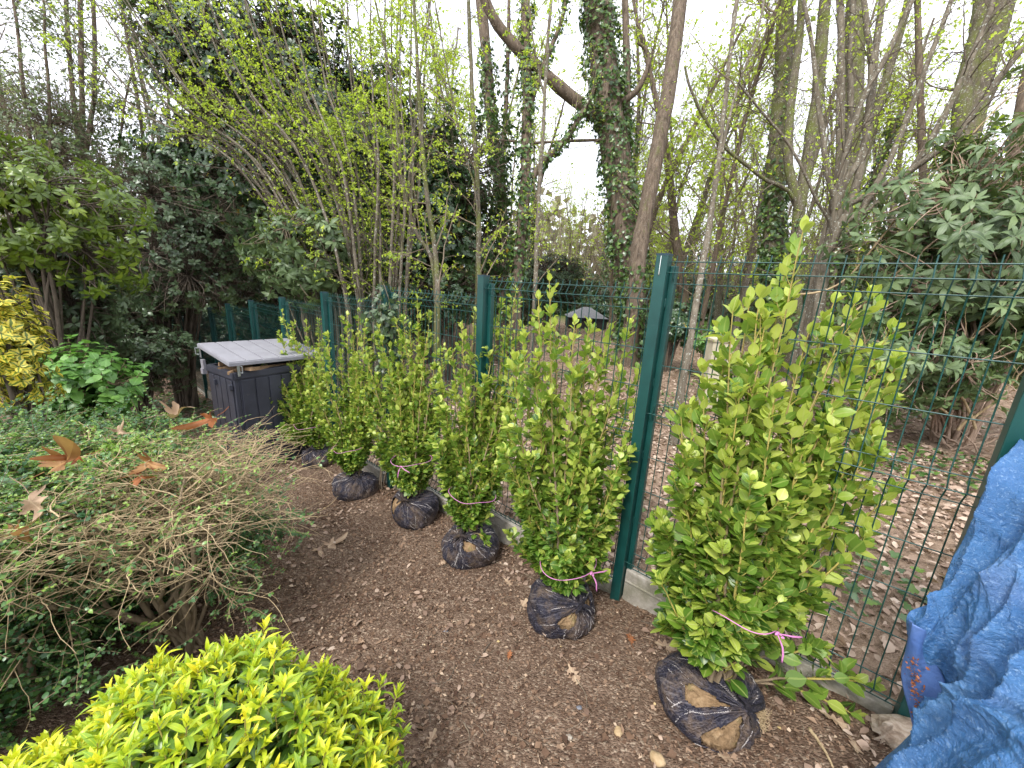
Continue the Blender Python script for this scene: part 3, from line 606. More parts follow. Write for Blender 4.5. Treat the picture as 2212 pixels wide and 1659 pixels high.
def shrub(label, tips, base_px, depth, ball, tapez, leaf=.048, seed=1, lean=0, fill=18, dens=1., top_h=None, lod='oval', inset=.86):
    r = np.random.default_rng(seed)
    bx, by = hit(*ball['px'])[:2]; bx, by = bx+CF[0]*ball['r'][1]*.8, by+ball['r'][1]*.8*1.0
    z0 = float(gz(bx, by)); root = empty('root_balled_shrub', (bx, by, z0), label, 'shrub', 'root balled shrubs lined up along the fence')
    top = root_ball((bx, by, z0), *ball['r'], seed, ball['knot'], ball['holes'], root, threads=ball.get('th', 5)*2+3, roots=ball.get('roots', 0))
    cen = np.array([bx, by, top[2]-.03]); dc = (cen-np.array([0, 0, EYE])) @ CF
    # world targets from the photograph's shoot tips, at the shrub's own distance
    T = []
    sparse = []
    for q_ in tips:
        u, v = q_[:2]; sparse.append(len(q_) > 2)
        dd = dc+r.uniform(-.13, .13)*(.5+.5*min(1, dc/2)); T.append(pw(u, v, dd))
    T = np.array(T); nT_ = len(T); hh = np.clip((T[:, 2]-cen[2])/.9, 0, 1); ins_ = np.where(sparse, 1., inset+(1-inset)*hh**2); T[:, :2] = cen[:2]+(T[:, :2]-cen[:2])*ins_[:, None]
    n0 = nT_
    for i in range(fill):
        a, b = r.choice(np.flatnonzero(~np.array(sparse[:nT_])), 2); f = r.random(); q = T[a]*f+T[b]*(1-f); h = q[2]-cen[2]; q = cen+(q-cen)*r.uniform(.45, .9); q[:2] += r.uniform(-.12, .12, 2)
        T = np.vstack([T, q])
    stems = []; rad = []
    for i, q in enumerate(T):
        st = cen+np.array([r.uniform(-.045, .045), r.uniform(-.04, .04), -.03]); v = q-st; h = v[2]; hor = np.array([v[0], v[1], 0])
        if h > .35: m1 = st+hor*.14+np.array([0, 0, h*.25]); m2 = st+hor*.60+np.array([0, 0, h*.58]); m1[:2] += r.uniform(-.02, .02, 2); m2[:2] += r.uniform(-.025, .025, 2)
        else: m1 = st+hor*.35+np.array([0, 0, max(h, 0)*.45+.05]); m2 = st+hor*.75+np.array([0, 0, h*.7+.045])
        stems.append(smooth_path([st, m1, m2, q], 22, r, .010)); L0 = np.linalg.norm(v); rad.append(np.linspace(.0078 if i < n0 else .005, .0018, 22)**1.0*np.linspace(1, .75, 22)*(.7+.5*min(1.3, L0)))
    stems = np.array(stems); rad = np.array(rad)
    m = MB(); m.tubes(stems, rad, 6); part('stem', m, M_stem_wood, root)
    # side shoots
    per = int(20*dens); p, d, s, t = spawn(stems, per, .20, .97, .62, r)
    L_ = np.linalg.norm(stems[:, -1]-stems[:, 0], axis=1).repeat(per)
    ln = (.05+.11*r.random(len(p)))*np.clip(L_, .35, 1.1)*(1.15-.55*s)*1.15
    out = np.stack([p[:, 0]-cen[0], p[:, 1]-cen[1], 0*s], 1); d = nrm(d+.35*nrm(out)+np.array([0, 0, .25]))
    sh = grow(p, d, ln, 6, .10, (0, 0, .35), r)
    sp_ = np.zeros(len(stems), bool); sp_[:n0] = sparse; k2 = (p[:, 2] > cen[2]+.10*r.random(len(p))+.03) & (~sp_.repeat(per) | ((r.random(len(p)) < .42) & (s > .45))); sh = sh[k2]
    m = MB(); m.tubes(sh, np.linspace(.0022, .0013, 6), 4); m.tubes(stems[:, 11:], np.linspace(.0052, .0022, 11), 5); part('shoots', m, M_stem_green, root)
    # leaves on the side shoots and on the stems
    mbA, mbB = MB(), MB()
    def clad(P, per, s0, s1, size, young, upr):
        M = len(P); s = s0+(s1-s0)*(np.arange(per)[None]+.7*r.random((M, per)))/per; pos, tan = interp(P, s); gold = (np.arange(per)*2.39996)[None]+r.uniform(0, 6, (M, 1))
        ref = nrm(np.cross(tan, np.array([.13, .21, 1.])+0*tan)); bb = np.cross(tan, ref); rd = ref*np.cos(gold)[..., None]+bb*np.sin(gold)[..., None]
        pos, tan, rd, s_ = pos.reshape(-1, 3), tan.reshape(-1, 3), rd.reshape(-1, 3), s.reshape(-1)
        o = np.stack([pos[:, 0]-cen[0], pos[:, 1]-cen[1], 0*s_], 1)
        hz = np.clip((pos[:, 2]-cen[2])/.9, 0, 1)
        ax = nrm(rd*1.0+tan*(upr+.75*s_+.4*hz)[:, None]+.35*nrm(o)+.22*r.standard_normal(pos.shape))
        nm = nrm(tan*1.0-rd*.5+np.array([0, 0, .5])+.35*r.standard_normal(pos.shape))
        keep = r.random(len(pos)) < (.10+.90*np.clip((pos[:, 2]-cen[2]-.05)/.20, 0, 1))+.8*(np.hypot(pos[:, 0]-cen[0], pos[:, 1]-cen[1]) > .16)
        pos, ax, nm, s_, hz = pos[keep], ax[keep], nm[keep], s_[keep], hz[keep]
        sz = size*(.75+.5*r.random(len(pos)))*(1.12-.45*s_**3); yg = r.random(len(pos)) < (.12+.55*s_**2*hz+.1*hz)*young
        w_ = r.uniform(.85, 1.15, len(pos))
        for sel, mb in ((~yg, mbA), (yg, mbB)):
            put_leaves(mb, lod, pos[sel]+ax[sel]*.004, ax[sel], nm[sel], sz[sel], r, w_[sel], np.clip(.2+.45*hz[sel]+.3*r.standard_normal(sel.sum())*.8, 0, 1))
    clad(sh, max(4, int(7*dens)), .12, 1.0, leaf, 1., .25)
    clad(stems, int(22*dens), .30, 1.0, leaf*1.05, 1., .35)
    # upright tip clusters
    tp = np.concatenate([stems[:, -1], sh[:, -1][::2]]); tt = np.concatenate([nrm(stems[:, -1]-stems[:, -2]), nrm(sh[:, -1]-sh[:, -2])[::2]])
    for j in range(4):
        g = r.uniform(0, 6.28, len(tp)); ref = nrm(np.cross(tt, [.2, .1, 1.]+0*tt)); bb = np.cross(tt, ref); rd = ref*np.cos(g)[:, None]+bb*np.sin(g)[:, None]
        szz = np.where(np.arange(len(tp)) < len(stems), leaf*r.uniform(.7, 1.15, len(tp)), leaf*r.uniform(.3, .6, len(tp)))
        put_leaves(mbB, lod, tp-tt*.004*j, nrm(tt+rd*(.15+.22*j)), nrm(-rd+.2*r.standard_normal(rd.shape)), szz, r, .95, np.clip(.5+.3*r.standard_normal(len(tp)), 0, 1))
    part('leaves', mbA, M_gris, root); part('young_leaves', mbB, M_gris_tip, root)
    if tapez:
        hz_, rx_, kn, ti = tapez; f = cen+np.array([np.mean(T[:n0, 0]-cen[0])*.25, 0, 0]); tape(root, f, rx_, rx_*.9, cen[2]+hz_, seed, kn, ti)
    return root, cen

CAMD = lambda: None
def kdir(dx, dz, back=0): # knot direction given as seen by the camera: right, up; always leaning to the viewer
    return (dx, -.8+back, dz)
shrub('biggest root balled shrub nearest the camera, with two bare soil openings in its dark net',
      [(1728, 500), (1700, 560), (1612, 650), (1578, 672), (1665, 700), (1720, 640), (1835, 655), (1868, 645), (1930, 705), (1795, 660), (1757, 725), (1900, 790), (1935, 830), (1955, 1022, 0), (1890, 935), (1500, 885), (1468, 892, 0), (1515, 800), (1480, 1010), (1485, 1070), (1408, 1182, 0), (1428, 1262, 0), (1432, 1340, 0), (1890, 1488, 0), (1840, 1550, 0), (1785, 1420, 0), (1880, 1150), (1500, 1370), (1870, 1060), (1640, 640), (1810, 1290), (1640, 760), (1850, 790), (1560, 740)],
      None, 1.5, dict(px=(1560, 1604), r=(.185, .165, .125), knot=(.22, -.62, .72), holes=[(2.85, .42, .20, 1.05), (4.25, .40, .20, 1.35), (5.75, .38, .25, 1.1)], th=5, roots=170), (.35, .125, 5.2, .09), .060, 11, fill=26, dens=1.0)
shrub('tall root balled shrub just left of the near fence post, net with one teardrop opening',
      [(1180, 605), (1165, 645), (1232, 702), (1270, 700), (1322, 712), (1365, 690), (1390, 795), (1130, 722), (1108, 775), (1290, 760), (1098, 900), (1083, 980), (1380, 930), (1376, 860), (1352, 1060), (1102, 1050), (1095, 1150, 0), (1120, 1080), (1310, 1150), (1200, 700), (1345, 800), (1150, 800), (1345, 960), (1296, 1240, 0), (1330, 1100), (1250, 800)],
      None, 2.1, dict(px=(1215, 1375), r=(.180, .16, .135), knot=(.35, -.6, .72), holes=[(4.2, .36, .16, .85), (.2, .3, .2, .75)], th=9), (.24, .15, 5.6, .03), .051, 22, fill=30, dens=1.1)
shrub('forked root balled shrub third from the camera, soil showing at its net top',
      [(1108, 628), (1078, 648), (1020, 672), (998, 705), (1040, 690), (1128, 700), (1060, 690), (952, 800), (945, 870), (1122, 830), (1118, 775), (950, 960), (945, 1010), (960, 1060), (1112, 905), (1085, 1000), (975, 1100, 0), (1050, 1165, 0), (1095, 720), (975, 760), (1090, 950)],
      None, 2.66, dict(px=(1010, 1228), r=(.180, .165, .14), knot=(-.2, -.45, .86), holes=[(5.1, .4, .14, .72)], th=9), (.36, .155, None, .03), .047, 33, fill=30, dens=1.15)
shrub('root balled shrub with pink bow on its front and a slumped root ball',
      [(902, 648), (928, 682), (872, 690), (850, 695), (820, 705), (842, 750), (942, 742), (962, 772), (790, 772), (780, 850), (952, 860), (945, 905), (795, 905), (812, 955), (932, 960), (822, 1005), (920, 1020), (885, 700), (915, 720), (850, 1040)],
      None, 3.2, dict(px=(888, 1142), r=(.185, .165, .15), knot=(-.25, -.5, .8), holes=[(3.3, .7, .12, 1.1)], th=4), (.38, .16, 4.5, .02), .045, 44, fill=30, dens=1.15)
shrub('second smallest root balled shrub in the row, wide flattened net ball with pale threads',
      [(777, 672), (748, 682), (712, 722), (796, 692), (812, 732), (670, 790), (666, 850), (676, 885), (802, 820), (692, 762), (826, 765), (702, 930), (792, 940), (705, 980), (786, 985), (760, 720), (735, 760), (800, 880)],
      None, 3.68, dict(px=(755, 1080), r=(.200, .17, .13), knot=(.1, -.2, .95), holes=[], th=8), (.36, .15, None, .04), .044, 55, fill=30, dens=1.15)
shrub('farthest root balled shrub, leaning left in front of the dark storage bin',
      [(612, 672), (627, 702), (600, 718), (660, 692), (690, 692), (567, 772), (565, 812), (582, 862), (590, 902), (600, 945), (702, 702), (722, 742), (612, 922), (640, 742), (700, 850), (690, 900), (600, 800), (575, 830)],
      None, 4.54, dict(px=(678, 1012), r=(.175, .15, .13), knot=(-.1, -.35, .9), holes=[], th=5), (.36, .15, None, .03), .044, 66, fill=34, dens=1.15, inset=1.0)

# ================================================================== TREES AND BUSHES
def world_path(pts): return np.array([pw(*p) for p in pts])
def wr(px, depth): return .5*px*depth/FPX
def ivy_on(P, rad, n, r, spread=.05, s0=0., s1=1., size=.055):
    s = s0+(s1-s0)*r.random(n); pos, tan = interp(P[None], s[None]); pos, tan = pos[0], tan[0]; rr = np.interp(s, np.linspace(0, 1, len(rad)), rad)
    a = r.uniform(0, 6.283, n); ref = nrm(np.cross(tan, [.9, .3, .2]+0*tan)); bb = np.cross(tan, ref); rd = ref*np.cos(a)[:, None]+bb*np.sin(a)[:, None]
    cl = .5+.5*np.sin(s*40+2*a)*np.sin(s*17-a)
    pos = pos+rd*(rr+spread*r.random(n)*(.3+cl))[:, None]; keep = r.random(n) < .35+.65*cl
    return pos[keep], nrm(np.array([0, 0, -.9])+.6*rd+.5*r.standard_normal(rd.shape))[keep], nrm(rd+.35*r.standard_normal(rd.shape))[keep], size*r.uniform(.6, 1.3, n)[keep]
def tree(name, label, cat, stems, bark, seed, twig=None, side=None, leaves=None, ivy=None, group=None, drop=True, limbs=(), thick=1.):
    """stems: list of (px path [(u,v,depth)..], w0 px, w1 px); each followed down to the ground"""
    r = np.random.default_rng(seed); paths = []; rads = []
    for (pp, w0, w1) in stems:
        W_ = world_path(pp)
        b = W_[0].copy(); g = float(gz(b[0], b[1]))
        if drop and b[2] > g+.05 and len(paths) < len(stems)-len(limbs)*0 and not (len(pp) > 0 and pp[0][1] < 420): W_ = np.vstack([[b[0]+.0, b[1], g-.05], W_])
        k = 26; P = smooth_path(W_, k, r, .012*np.linalg.norm(W_[-1]-W_[0])*.35); paths.append(P)
        rr = np.interp(np.linspace(0, 1, k), [0, 1], [wr(w0, pp[0][2]), wr(w1, pp[-1][2])])*thick
        rr = rr*(1+.10*np.sin(np.arange(k)*1.7+r.uniform(0, 6))*r.random(k)); 
        if drop and W_[0][2] < g: rr[:3] *= np.array([1.35, 1.15, 1.05])
        rads.append(rr)
    base = paths[0][0]; root = empty(name, tuple(base), label, cat, group)
    m = MB()
    for P, rr in zip(paths, rads): m.tubes(P, rr, 12 if rr[0] > .06 else 8)
    part('trunk', m, bark, root)
    paths_a = np.array(paths); rads_a = np.array(rads)
    if side:
        n1, len1, ang1, n2, len2 = side['n'], side['len'], side['ang'], side['n2'], side['len2']; s0 = side.get('s0', .25)
        p, d, s, t = spawn(paths_a, n1, s0, 1., ang1, r, .3)
        if 'bias' in side: d = nrm(d+np.array(side['bias']))
        ln = len1*(1.2-.7*s)*r.uniform(.5, 1.3, len(p)); keep = r.random(len(p)) < side.get('keep', 1); p, d, s, ln = p[keep], d[keep], s[keep], ln[keep]
        B1 = grow(p, d, ln, 9, side.get('wob', .12), side.get('trop', (0, 0, .2)), r)
        r1 = np.clip(side.get('r1', .012)*ln/len1, .003, .05)[:, None]*np.linspace(1, .3, 9)
        m = MB(); m.tubes(B1, r1, 5)
        p, d, s, t = spawn(B1, n2, .15, 1., .8, r, .3); d = nrm(d*np.array([1, 1, side.get('flatz', .6)]))
        ln = len2*(1.2-.7*s)*r.uniform(.4, 1.3, len(p)); B2 = grow(p, d, ln, 6, .16, side.get('trop2', (0, 0, 0)), r)
        m.tubes(B2, np.linspace(side.get('r2', .0035), .0014, 6), 3)
        T = B2
        if side.get('n3'):
            p, d, s, t = spawn(B2, side['n3'], .2, 1., .75, r, .3); B3 = grow(p, d, side['len3']*r.uniform(.4, 1.3, len(p)), 4, .2, (0, 0, -.05), r); m.tubes(B3, np.linspace(.0022, .001, 4)*side.get('r3', 1), 3); T = B3
        part('branches', m, twig or bark, root)
        if leaves:
            m = MB(); nl = leaves['per']; P2 = T; M = len(P2)
            s = .15+.85*r.random((M, nl)); pos, tan = interp(P2, s); pos, tan = pos.reshape(-1, 3), tan.reshape(-1, 3)
            keep = r.random(len(pos)) < leaves.get('keep', 1); clump = np.repeat(np.clip(.5+.3*r.standard_normal(M), 0, 1), nl)
            # fewer leaves where the tree's noise says gap
            q = np.sin(pos[:, 0]*2.1+seed)*np.sin(pos[:, 1]*1.9-seed)*np.sin(pos[:, 2]*2.3+1.3*seed); keep &= r.random(len(pos)) < np.clip(.75+1.1*q, .12, 1)
            pos, tan, clump = pos[keep], tan[keep], clump[keep]
            ax = nrm(tan*.5+r.standard_normal(pos.shape)*.8+np.array([0, 0, leaves.get('droop', -.35)])); nm = nrm(np.array([0, 0, 1.])+.55*r.standard_normal(pos.shape))
            put_leaves(m, leaves.get('kind', 'fold'), pos, ax, nm, leaves['size']*r.uniform(.5, 1.3, len(pos)), r, 1.1, np.clip(clump+.15*r.standard_normal(len(pos)), 0, 1))
            part('crown', m, leaves['mat'], root)
    if ivy:
        m = MB()
        for (si, n, sp, s0, s1, sz) in ivy: put_leaves(m, 'ivy', *ivy_on(paths[si], rads[si], n, r, sp, s0, s1, sz), r, 1.1)
        part('ivy', m, M_ivy, root)
    return root

def bush(name, label, cat, cen, rad, seed, leafm, twigm, n_tip, whorl, lsize, kind, base=None, nmain=22, tw=(.010, .0035), shell=.55, group=None, lumps=.28, droop=-.1, updir=.5, lwid=1., box=False, bare=0, hang=0, fan=.2, trunk_r=.03, layers=None):
    """woody bush: stems from the base to main nodes, twigs from the nodes to leafy tips"""
    r = np.random.default_rng(seed); cen = np.array(cen, float); rad = np.array(rad, float)
    base = np.array(base if base is not None else (cen[0], cen[1], float(gz(cen[0], cen[1])))); root = empty(name, tuple(base), label, cat, group)
    o = r.uniform(0, 6, 9)
    def pts(n, lo, hi):
        out = []
        while sum(map(len, out)) < n:
            D = nrm(r.standard_normal((n*2, 3))); q = (lo+(hi-lo)*r.random(n*2)**.6)
            f = 1+lumps*(np.sin(3.1*D[:, 0]+o[0])*np.cos(2.7*D[:, 1]+o[1])+.6*np.sin(6.3*D[:, 2]+o[2]+3*D[:, 0])+.45*np.sin(9*D[:, 1]+o[3])*np.sin(8*D[:, 0]+o[4]))
            P = D*(q*f)[:, None]
            if box: P = np.clip(r.uniform(-1, 1, (n*2, 3))*1.0, -1, 1); P *= (1+0*P)
            gap = np.sin(P[:, 0]*5.2+o[5])*np.sin(P[:, 1]*5.7+o[6])*np.sin(P[:, 2]*6.1+o[7])
            P = P[(gap > -.45+.25*r.random(len(P)))]
            W_ = cen+P*rad; W_ = W_[W_[:, 2] > gz(W_[:, 0], W_[:, 1])+.06]; out.append(W_)
            if len(W_) == 0: break
        return np.concatenate(out)[:n]
    main = pts(nmain, .3, .62); tips = pts(n_tip, shell, 1.)
    m = MB(); Ps = []
    for q in main:
        st = base+np.array([r.uniform(-.1, .1)*rad[0]*fan*5, r.uniform(-.1, .1)*rad[1]*fan*5, -.04]); v = q-st
        Ps.append(smooth_path([st, st+v*np.array([.2, .2, .35])+r.standard_normal(3)*.05*rad.min(), st+v*np.array([.65, .65, .72])+r.standard_normal(3)*.06*rad.min(), q], 14, r, .02*rad.min()))
    Ps = np.array(Ps); m.tubes(Ps, np.linspace(trunk_r, tw[0]*1.2, 14)*r.uniform(.6, 1.1, len(Ps))[:, None], 7)
    part('stem', m, twigm, root)
    dist = ((tips[:, None]-main[None])**2).sum(-1)+.15*r.random((len(tips), len(main)))*rad.mean()**2; j = dist.argmin(1); a = main[j]; v = tips-a
    k = 8; s = np.linspace(0, 1, k)[None, :, None]; bow = np.array([0, 0, 1.])*(.12*np.linalg.norm(v, axis=1))[:, None]*updir+.09*r.standard_normal(v.shape)*np.linalg.norm(v, axis=1)[:, None]
    T = a[:, None]+v[:, None]*s-bow[:, None]*np.sin(math.pi*s)+.006*np.cumsum(r.standard_normal((len(tips), k, 3)), 1)*rad.mean()
    m = MB(); m.tubes(T, np.linspace(tw[0], tw[1], k), 4)
    if bare:
        st, d, _, _ = spawn(T, bare, .3, 1., .9, r); B = grow(st, d, .22*rad.mean()*r.uniform(.3, 1.2, len(st)), 6, .22, (0, 0, 0), r); m.tubes(B, np.linspace(tw[1], tw[1]*.4, 6), 3)
    part('branches', m, twigm, root)
    # leafy tips: whorls of leaves round each tip and a second set further back
    m = MB(); tan = nrm(T[:, -1]-T[:, -3]); out = nrm((tips-cen)/rad**1.2); tan = nrm(tan*.6+out*.5+np.array([0, 0, updir]))
    for lay, (back, rel, cnt) in enumerate(layers or [(0, .9, whorl)]):
        n = cnt; N = len(tips); g = (np.arange(n)*2*math.pi/n*(1 if kind.startswith('rh') else 1.05))[None]+r.uniform(0, 6.28, (N, 1))+.25*r.standard_normal((N, n))
        ref = nrm(np.cross(tan, [.21, .13, 1.]+0*tan)); bb = np.cross(tan, ref); rd = ref[:, None]*np.cos(g)[..., None]+bb[:, None]*np.sin(g)[..., None]
        tilt = r.uniform(.05, .55, (N, n)) if lay == 0 else r.uniform(-.3, .3, (N, n))
        ax = nrm(rd+tan[:, None]*tilt[..., None]+np.array([0, 0, droop])+.12*r.standard_normal(rd.shape)); nm = nrm(tan[:, None]*1.1-rd*.25+.2*r.standard_normal(rd.shape)+np.array([0, 0, .3]))
        p = (tips-tan*back)[:, None]+ax*.004+tan[:, None]*(r.uniform(-.02, .005, (N, n, 1))*1.0); cl = np.clip(.45+.22*r.standard_normal(N), 0, 1)[:, None]+.12*r.standard_normal((N, n))
        ok = (r.random((N, n)) < .93).ravel()
        put_leaves(m, kind, p.reshape(-1, 3)[ok], ax.reshape(-1, 3)[ok], nm.reshape(-1, 3)[ok], (lsize*rel*r.uniform(.7, 1.2, (N, n))).ravel()[ok], r, lwid, np.clip(cl, 0, 1).ravel()[ok])
    part('foliage', m, leafm, root)
    return root

# ---- hornbeam-like coppice behind the fence, left of centre: arching stems with fresh leaves
r0 = np.random.default_rng(21)
cop = []
for i in range(34):
    f = i/33; bu = 870-190*f+r0.uniform(-15, 15); dd = 6.0+r0.uniform(-.5, .7); tu = 930-820*f**1.15+r0.uniform(-35, 35); tv = -90+110*f**2+r0.uniform(-40, 20)
    w0 = r0.uniform(6, 10.5); mu = bu+(tu-bu)*.30+12; mv = 380-20*f
    cop.append(([(bu, 655-20*f, dd), (mu, mv, dd-.15-.2*f), (bu+(tu-bu)*.66, 170+60*f*f, dd-.5*f), (tu, tv, dd-.9*f)], w0, 2.6))
tree('coppiced_tree', 'upright half of the coppice left of centre, thin stems in fresh yellow green leaf', 'tree', cop[:17], M_bark_grey, 31, M_twig_dark,
     dict(n=15, len=.95, ang=.62, n2=8, len2=.36, s0=.22, bias=(-.22, -.12, .05), trop=(0, 0, .15), flatz=.35, trop2=(0, 0, -.2), r1=.008, r2=.003), dict(per=13, size=.042, mat=M_horn, kind='fold', keep=.95))
tree('coppiced_tree', 'leaning coppice whose long stems sweep over the dark evergreen to the top left', 'tree', cop[17:], M_bark_grey, 32, M_twig_dark,
     dict(n=13, len=.95, ang=.55, n2=8, len2=.34, s0=.25, bias=(-.35, -.15, .05), trop=(0, 0, .15), flatz=.35, trop2=(0, 0, -.2), r1=.008, r2=.003), dict(per=11, size=.040, mat=M_horn, kind='fold', keep=.95))
SL = dict(n=16, len=.8, ang=.75, n2=7, len2=.3, s0=.2, trop=(0, 0, .12), flatz=.35, trop2=(0, 0, -.15), r1=.008, r2=.003)
LV = dict(per=10, size=.042, mat=M_horn, kind='fold', keep=.9)
tree('slender_tree', 'slender pale trunked young tree dividing low, just behind the fence post with ivy', 'tree',
     [([(945, 700, 4.6), (940, 560, 4.7), (918, 380, 4.8), (905, 200, 4.8), (890, -60, 4.9)], 15, 6), ([(938, 600, 4.7), (900, 500, 4.7), (868, 380, 4.6), (850, 200, 4.6), (800, -60, 4.6)], 9, 3.5)], M_bark_moss, 41, M_twig, SL, LV)
tree('slender_tree', 'slender mossy trunk rising straight behind the second near fence post', 'tree',
     [([(1036, 690, 5.0), (1034, 560, 5.1), (1030, 400, 5.1), (1020, 250, 5.1), (1012, 60, 5.2), (1008, -80, 5.2)], 13, 8), ([(1030, 480, 5.1), (1000, 320, 5.1), (965, 150, 5.), (930, -60, 5.)], 5, 2.5)], M_bark_moss, 42, M_twig, SL, LV)
tree('slender_tree', 'thin grey trunk dotted with pale lichen, between the ivy trunks and the big ivy tree', 'tree',
     [([(1155, 640, 6.), (1163, 480, 6.), (1170, 330, 6.), (1178, 160, 6.), (1192, -80, 6.1)], 10, 7), ([(1176, 210, 6.), (1160, 130, 6.), (1130, -60, 6.)], 5, 2.5)], M_bark_grey, 43, M_twig, SL, LV)
tree('slender_tree', 'lichen spotted leaning thin trunk just right of the near fence post', 'tree',
     [([(1478, 800, 4.6), (1500, 690, 4.6), (1530, 520, 4.7), (1552, 360, 4.7), (1575, 180, 4.8), (1612, -80, 4.9)], 17, 8), ([(1560, 330, 4.7), (1590, 200, 4.7), (1640, 60, 4.8), (1660, -70, 4.9)], 6, 4)], M_bark_grey, 44, M_twig, dict(SL, n=12, keep=.8), dict(LV, per=5))
# ---- big ivy-clad tree in the middle
tree('ivy_clad_tree', 'largest ivy clad tree, middle, with thick limb reaching up left and crooked dead branch', 'tree',
     [([(1376, 720, 10), (1362, 560, 10), (1335, 350, 10), (1310, 160, 10), (1295, 0, 10), (1290, -120, 10)], 62, 56),
      ([(1312, 268, 10), (1240, 215, 9.8), (1165, 150, 9.6), (1105, 90, 9.4), (1062, 30, 9.2), (1030, -60, 9)], 27, 20),
      ([(1340, 222, 9.9), (1372, 200, 9.8), (1392, 165, 9.7), (1402, 130, 9.7), (1392, 105, 9.7), (1376, 92, 9.7)], 14, 6),
      ([(1318, 302, 9.9), (1240, 303, 9.7), (1160, 308, 9.6), (1090, 304, 9.5), (1060, 300, 9.5)], 7, 3),
      ([(1350, 690, 10), (1352, 560, 10), (1345, 420, 10), (1350, 250, 10.2), (1345, -60, 10.3)], 20, 14)],
     M_bark_brown, 51, M_twig, dict(n=9, len=1.5, ang=.9, n2=8, len2=.5, s0=.3, r1=.012, flatz=.5, keep=.8), dict(per=6, size=.055, mat=M_horn, kind='fold'),
     ivy=[(0, 9000, .17, .06, 1., .085), (4, 1800, .12, .15, .9, .08), (1, 240, .08, 0, .15, .08)])
tree('leaning_tree', 'bare brown trunk leaning right beside the big ivy clad tree', 'tree',
     [([(1370, 660, 9), (1378, 560, 9), (1398, 440, 9), (1425, 300, 9), (1450, 150, 9.1), (1468, 0, 9.2), (1476, -120, 9.2)], 36, 28)],
     M_bark_brown, 52, M_twig, dict(n=12, len=1.4, ang=1.1, n2=7, len2=.6, s0=.25, r1=.010, r2=.004, flatz=.4, trop=(0, 0, 0)), dict(per=4, size=.05, mat=M_horn, kind='fold', keep=.7), ivy=[(0, 260, .08, .0, .25, .08)])
tree('ivy_clad_tree', 'left one of two thinner ivy clad trunks beside the big ivy tree', 'tree',
     [([(1083, 720, 10), (1086, 560, 10), (1084, 420, 10), (1062, 260, 10), (1050, 120, 10), (1028, -100, 10.2)], 26, 22), ([(1082, 400, 10), (1092, 250, 10), (1100, 60, 10), (1105, -80, 10)], 12, 6)],
     M_bark_brown, 53, M_twig, dict(n=12, len=1.5, ang=.8, n2=7, len2=.5, s0=.3, r1=.012), dict(per=4, size=.05, mat=M_horn, kind='fold', keep=.7), ivy=[(0, 2400, .14, .2, .85, .085), (1, 300, .08, 0, .6, .08)])
tree('ivy_clad_tree', 'right thinner ivy clad trunk, with an ivy covered limb reaching up right', 'tree',
     [([(1112, 720, 9.5), (1122, 560, 9.5), (1138, 400, 9.5), (1142, 220, 9.5), (1138, 80, 9.6), (1140, -100, 9.7)], 27, 18), ([(1150, 385, 9.5), (1178, 345, 9.4), (1215, 312, 9.4), (1245, 270, 9.3), (1275, 215, 9.3), (1300, 160, 9.3)], 14, 9), ([(1140, 240, 9.5), (1175, 140, 9.5), (1215, 40, 9.5), (1240, -80, 9.5)], 12, 7)],
     M_bark_brown, 54, M_twig, dict(n=10, len=1.4, ang=.8, n2=7, len2=.5, s0=.3, r1=.012), dict(per=4, size=.05, mat=M_horn, kind='fold', keep=.7), ivy=[(0, 2200, .13, .25, .9, .085), (1, 620, .09, .1, 1, .08), (2, 380, .1, .1, .9, .08)])
# ---- trunks right of the near post
tree('ivy_clad_tree', 'dark trunk wrapped in ivy to its foot, behind the nearest shrub', 'tree',
     [([(1662, 730, 9.5), (1665, 600, 9.5), (1672, 450, 9.5), (1680, 300, 9.5), (1690, 150, 9.5), (1700, -100, 9.6)], 42, 30)],
     M_bark_moss, 61, M_twig_dark, dict(n=14, len=1.5, ang=.8, n2=7, len2=.55, s0=.4, r1=.014, r2=.004), dict(per=3, size=.05, mat=M_horn, kind='fold', keep=.6), ivy=[(0, 3400, .11, .05, .55, .085), (0, 300, .08, .55, .85, .08)])
tree('forked_tree', 'mossy forked trunk standing just right of the ivy wrapped trunk', 'tree',
     [([(1712, 740, 8.5), (1715, 600, 8.5), (1722, 470, 8.5), (1745, 330, 8.5), (1765, 180, 8.5), (1790, -100, 8.7)], 25, 22), ([(1722, 500, 8.5), (1700, 360, 8.5), (1706, 200, 8.5), (1722, 60, 8.6), (1735, -100, 8.6)], 20, 14), ([(1722, 470, 8.5), (1640, 380, 8.3), (1560, 310, 8.2), (1500, 210, 8.), (1480, 140, 8.)], 9, 5)],
     M_bark_moss, 62, M_twig_dark, dict(n=12, len=1.4, ang=.8, n2=7, len2=.5, s0=.3, r1=.013, r2=.004), dict(per=5, size=.05, mat=M_horn, kind='fold', keep=.8), ivy=[(0, 300, .08, .1, .5, .08)])
tree('mossy_tree', 'stout mossy trunk with a patch of ivy, behind the fanning many stemmed tree', 'tree',
     [([(1790, 740, 9), (1800, 620, 9), (1815, 480, 9), (1830, 330, 9), (1840, 180, 9), (1845, -100, 9.2)], 46, 32), ([(1815, 500, 9), (1860, 360, 9), (1905, 200, 9), (1950, 40, 9), (1985, -90, 9)], 22, 14)],
     M_bark_moss, 63, M_twig_dark, dict(n=10, len=1.3, ang=.8, n2=7, len2=.5, s0=.4, r1=.013, r2=.004), dict(per=3, size=.05, mat=M_horn, kind='fold', keep=.6), ivy=[(0, 1100, .09, .1, .45, .085)])
fan = []
